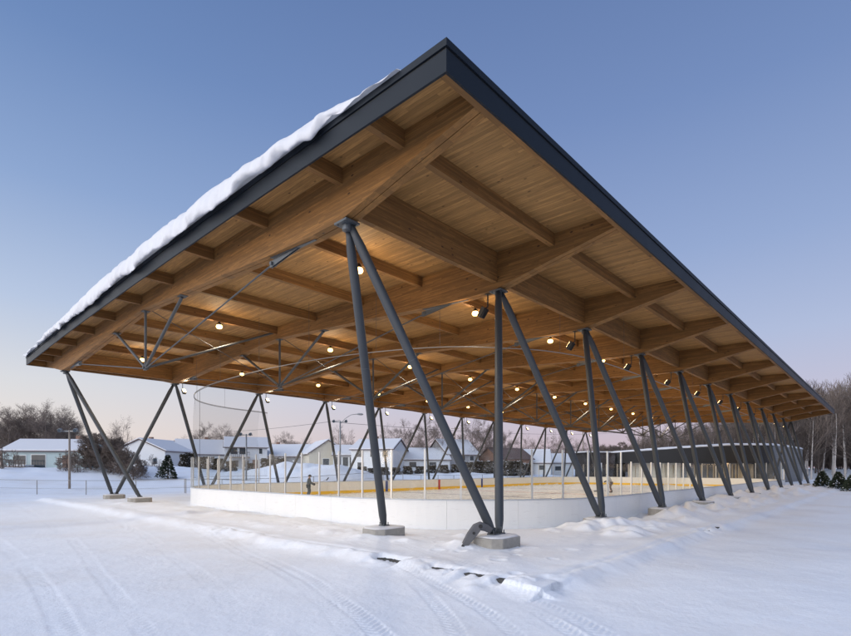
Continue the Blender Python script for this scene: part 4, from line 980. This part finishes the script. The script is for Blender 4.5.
t = NT('chain_link'); a = t.n('BsdfTransparent'); d = t.n('BsdfDiffuse'); d.inputs[0].default_value = (.3,.31,.32,1); mx = t.n('MixShader'); mx.inputs[0].default_value = .07
t.l(a.outputs[0], mx.inputs[1]); t.l(d.outputs[0], mx.inputs[2]); t.l(mx.outputs[0], t.out.inputs[0]); M['wire'] = t.m
fence('chain link fence standing in snow across the field left of the rink', [at(-60,41), at(186,40)], 1.12, 3.6)
fence('low chain link fence running behind the far boards of the rink', [(17.0,42.5),(70,42.5)], 1.1, 3.0)

# ------------------------------------------------------------------ poles
def light_pole(label, px, d, top, mat, heads, arm=None):
    x, y = at(px, d); z = gz(x, y); zt = CAM_H+(469.1-top)/508.1*d; r = empty('light_pole', (x, y, z)); tag(r, label, 'light pole')
    MB().tube((x,y,z-.4),(x,y,zt),(.11 if mat == 'pole' else .10),.08,12).build('pole', M[mat], r, smooth=True)
    cr = MB(); cr.obox((x,y,zt-.1),(2*heads+.3,.09,.1),-YAW); cr.build('crossarm', M['galv'], r)
    for sg in (-1, 1):
        q = Vector((x,y,zt+.05)) + Vector((c_,-s_,0))*sg*heads
        m = MB(); m.path([q+Vector((0,0,-.15)), q, q+Vector((-s_,-c_,-.12))*.12, q+Vector((-s_,-c_,-.35))*.35],[.04,.07,.14,.18],12); hh = m.build('lamp_head', M['galv'], r, smooth=True)
        MB().tube(q+Vector((-s_,-c_,-.35))*.36, q+Vector((-s_,-c_,-.35))*.38, .16,.16,12).build('lens', M['win'], hh)
    if arm:
        pts = [Vector((x,y,zt-.35)), Vector((x,y,zt+.3))+Vector((c_,-s_,0))*arm*.3, Vector((x,y,zt+.75))+Vector((c_,-s_,0))*arm*.65, Vector((x,y,zt+.85))+Vector((c_,-s_,0))*arm]
        MB().path(pts, .035, 8).build('arm', M['galv'], r, smooth=True)
        e = pts[-1]; MB().path([e, e+Vector((c_,-s_,-.02))*.2, e+Vector((c_,-s_,-.05))*.6, e+Vector((c_,-s_,-.05))*.8],[.05,.11,.13,.06],10).build('street_lamp_head', M['galv'], r, smooth=True)
    return (x, y, zt)
p1 = light_pole('tall wooden light pole with two small lamps before the teal bungalow', 69.5, 47, 430, 'pole', .72)
p2 = light_pole('short floodlight pole before the balcony house', 246.3, 58, 434, 'galv', .55)
p3 = light_pole('tall grey pole with floodlights and curved street lamp arm', 340.2, 62, 421, 'galv', .75, 2.0)
x, y = at(50.5, 100); z = gz(x, y); r = empty('utility_pole', (x, y, z)); tag(r, 'utility pole with pale transformer rising behind the teal bungalow', 'utility pole')
MB().tube((x,y,z),(x,y,12.3),.16,.12,10).build('pole', M['pole'], r); MB().tube((x-.45,y+.3,8.6),(x-.45,y+.3,9.8),.28,.28,12).build('transformer', M['galv'], r); p4 = (x, y, 12.0)
for px, d, top in [(371,128,428),(583,120,428),(455,140,427)]:
    x, y = at(px, d); z = gz(x, y); zt = CAM_H+(469.1-top)/508.1*d; r = empty('utility_pole', (x, y, z))
    tag(r, {371:'distant utility pole right of the two storey hipped house',583:'distant utility pole left of the pavilion shed',455:'distant utility pole above the grey gabled house'}[px], 'utility pole')
    MB().tube((x,y,z),(x,y,zt),.15,.11,8).build('pole', M['pole'], r); m = MB(); m.obox((x,y,zt-.4),(2.2,.1,.12),-YAW); m.build('crossarm', M['pole'], r)
def wire(label, a, b, sag):
    m = MB(); n = 24; m.path([(a[0]+(b[0]-a[0])*k/n, a[1]+(b[1]-a[1])*k/n, a[2]+(b[2]-a[2])*k/n-sag*4*(k/n)*(1-k/n)) for k in range(n+1)], .022, 4)
    tag(m.build('overhead_wire', M['black']), label, 'wire')
wire('sagging overhead wire left of the tall curved arm pole', (*at(190,150), 13.2), (p3[0],p3[1],p3[2]+.1), .8)
wire('overhead wire right of the tall curved arm pole', (p3[0],p3[1],p3[2]-.2), (*at(620,150), 12.5), .9)

# ------------------------------------------------------------------ world, sun, camera
w = bpy.data.worlds.new('World'); scn.world = w; w.use_nodes = True; nt = w.node_tree; nt.nodes.clear()
def N(t, **k):
    x = nt.nodes.new('ShaderNode'+t)
    for a, b in k.items(): setattr(x, a, b)
    return x
def Mth(op, a, b=0.0):
    x = N('Math', operation=op)
    for i, v in enumerate((a, b)):
        if isinstance(v, (int, float)): x.inputs[i].default_value = v
        else: nt.links.new(v, x.inputs[i])
    return x.outputs[0]
tc = N('TexCoord'); nv = N('VectorMath', operation='NORMALIZE'); nt.links.new(tc.outputs['Generated'], nv.inputs[0]); sp = N('SeparateXYZ'); nt.links.new(nv.outputs[0], sp.inputs[0])
zc = Mth('MAXIMUM', sp.outputs[2], 0.0)
SUNV = Vector((-.95, .22, 0)).normalized()
hl = Mth('SQRT', Mth('ADD', Mth('MULTIPLY', sp.outputs[0], sp.outputs[0]), Mth('MULTIPLY', sp.outputs[1], sp.outputs[1])))
hl = Mth('MAXIMUM', hl, 1e-4)
dot = Mth('DIVIDE', Mth('ADD', Mth('MULTIPLY', sp.outputs[0], SUNV.x), Mth('MULTIPLY', sp.outputs[1], SUNV.y)), hl)
def ramp(stops):
    x = N('ValToRGB'); e = x.color_ramp.elements; x.color_ramp.interpolation = 'B_SPLINE' if False else 'LINEAR'
    while len(e) < len(stops): e.new(.5)
    for i, (p, c) in enumerate(stops): e[i].position = p; e[i].color = (*c, 1)
    nt.links.new(zc, x.inputs[0]); return x.outputs[0]
RIGHT = [(0,(.56,.42,.50)),(.05,(.60,.50,.60)),(.12,(.56,.54,.70)),(.22,(.45,.52,.74)),(.36,(.31,.41,.67)),(.55,(.185,.28,.54)),(.72,(.125,.205,.43)),(1,(.085,.145,.33))]
LEFT = [(0,(.86,.72,.66)),(.06,(.86,.78,.74)),(.14,(.75,.76,.80)),(.26,(.51,.61,.81)),(.42,(.285,.41,.68)),(.58,(.165,.275,.54)),(.75,(.105,.19,.42)),(1,(.085,.145,.33))]
SET_FILL = [(0,(2.2,1.85,1.6)),(.08,(2.5,2.3,2.1)),(.2,(2.6,2.6,2.65)),(.4,(2.6,2.75,3.0)),(.65,(2.2,2.4,2.9)),(1,(.3,.4,.6))]  # unseen sky behind the camera, brightened beyond a sunset glow to light the snow
def mixc(f, a, b):
    x = N('Mix', data_type='RGBA'); nt.links.new(f, x.inputs[0]); nt.links.new(a, x.inputs[6]); nt.links.new(b, x.inputs[7]); return x.outputs[2]
def mr(v, a, b):
    x = N('MapRange', interpolation_type='SMOOTHSTEP'); x.inputs[1].default_value = a; x.inputs[2].default_value = b; nt.links.new(v, x.inputs[0]); return x.outputs[0]
c1 = mixc(mr(dot, -.85, .2), ramp(RIGHT), ramp(LEFT)); c2 = mixc(mr(dot, .22, .80), c1, ramp(SET_FILL))
EL = 5.0
sun_az = math.atan2(SUNV.x, SUNV.y)
sky = N('TexSky', sky_type='NISHITA'); sky.sun_disc = False; sky.sun_elevation = math.radians(EL); sky.sun_rotation = sun_az; sky.air_density = 1.0; sky.dust_density = 1.0
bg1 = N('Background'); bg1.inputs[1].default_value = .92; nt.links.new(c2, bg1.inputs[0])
bg2 = N('Background'); bg2.inputs[1].default_value = .012; nt.links.new(sky.outputs[0], bg2.inputs[0])
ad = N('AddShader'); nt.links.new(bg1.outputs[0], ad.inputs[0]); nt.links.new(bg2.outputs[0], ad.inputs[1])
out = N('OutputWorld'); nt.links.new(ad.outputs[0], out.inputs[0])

sl = bpy.data.lights.new('sun', 'SUN'); sl.energy = .36; sl.angle = math.radians(9); sl.color = (1.0, .76, .50)
so = bpy.data.objects.new('sun', sl); col.objects.link(so)
dv = -Vector((SUNV.x*math.cos(math.radians(EL)), SUNV.y*math.cos(math.radians(EL)), math.sin(math.radians(EL))))
so.rotation_euler = dv.to_track_quat('-Z', 'Y').to_euler(); so.location = (-20, 5, 12)

cam = bpy.data.cameras.new('camera'); co = bpy.data.objects.new('camera', cam); col.objects.link(co)
co.location = (0, 0, CAM_H); co.rotation_euler = (PI/2, 0, -YAW)
cam.sensor_width = 36; cam.sensor_fit = 'HORIZONTAL'; cam.lens = 508.1/851*36; cam.shift_y = (469.13-318)/851; cam.clip_end = 6000; cam.clip_start = .05
scn.camera = co
vs_ = scn.view_settings; vs_.view_transform = 'Standard'; vs_.look = 'None'; vs_.exposure = 0; vs_.gamma = 1; vs_.use_curve_mapping = False
scn.render.engine = 'CYCLES'; cy = scn.cycles; cy.use_denoising = True; cy.max_bounces = 7; cy.diffuse_bounces = 4; cy.glossy_bounces = 3; cy.transmission_bounces = 4; cy.transparent_max_bounces = 24
cy.use_light_tree = True; cy.sample_clamp_indirect = 4; cy.caustics_reflective = False; cy.caustics_refractive = False
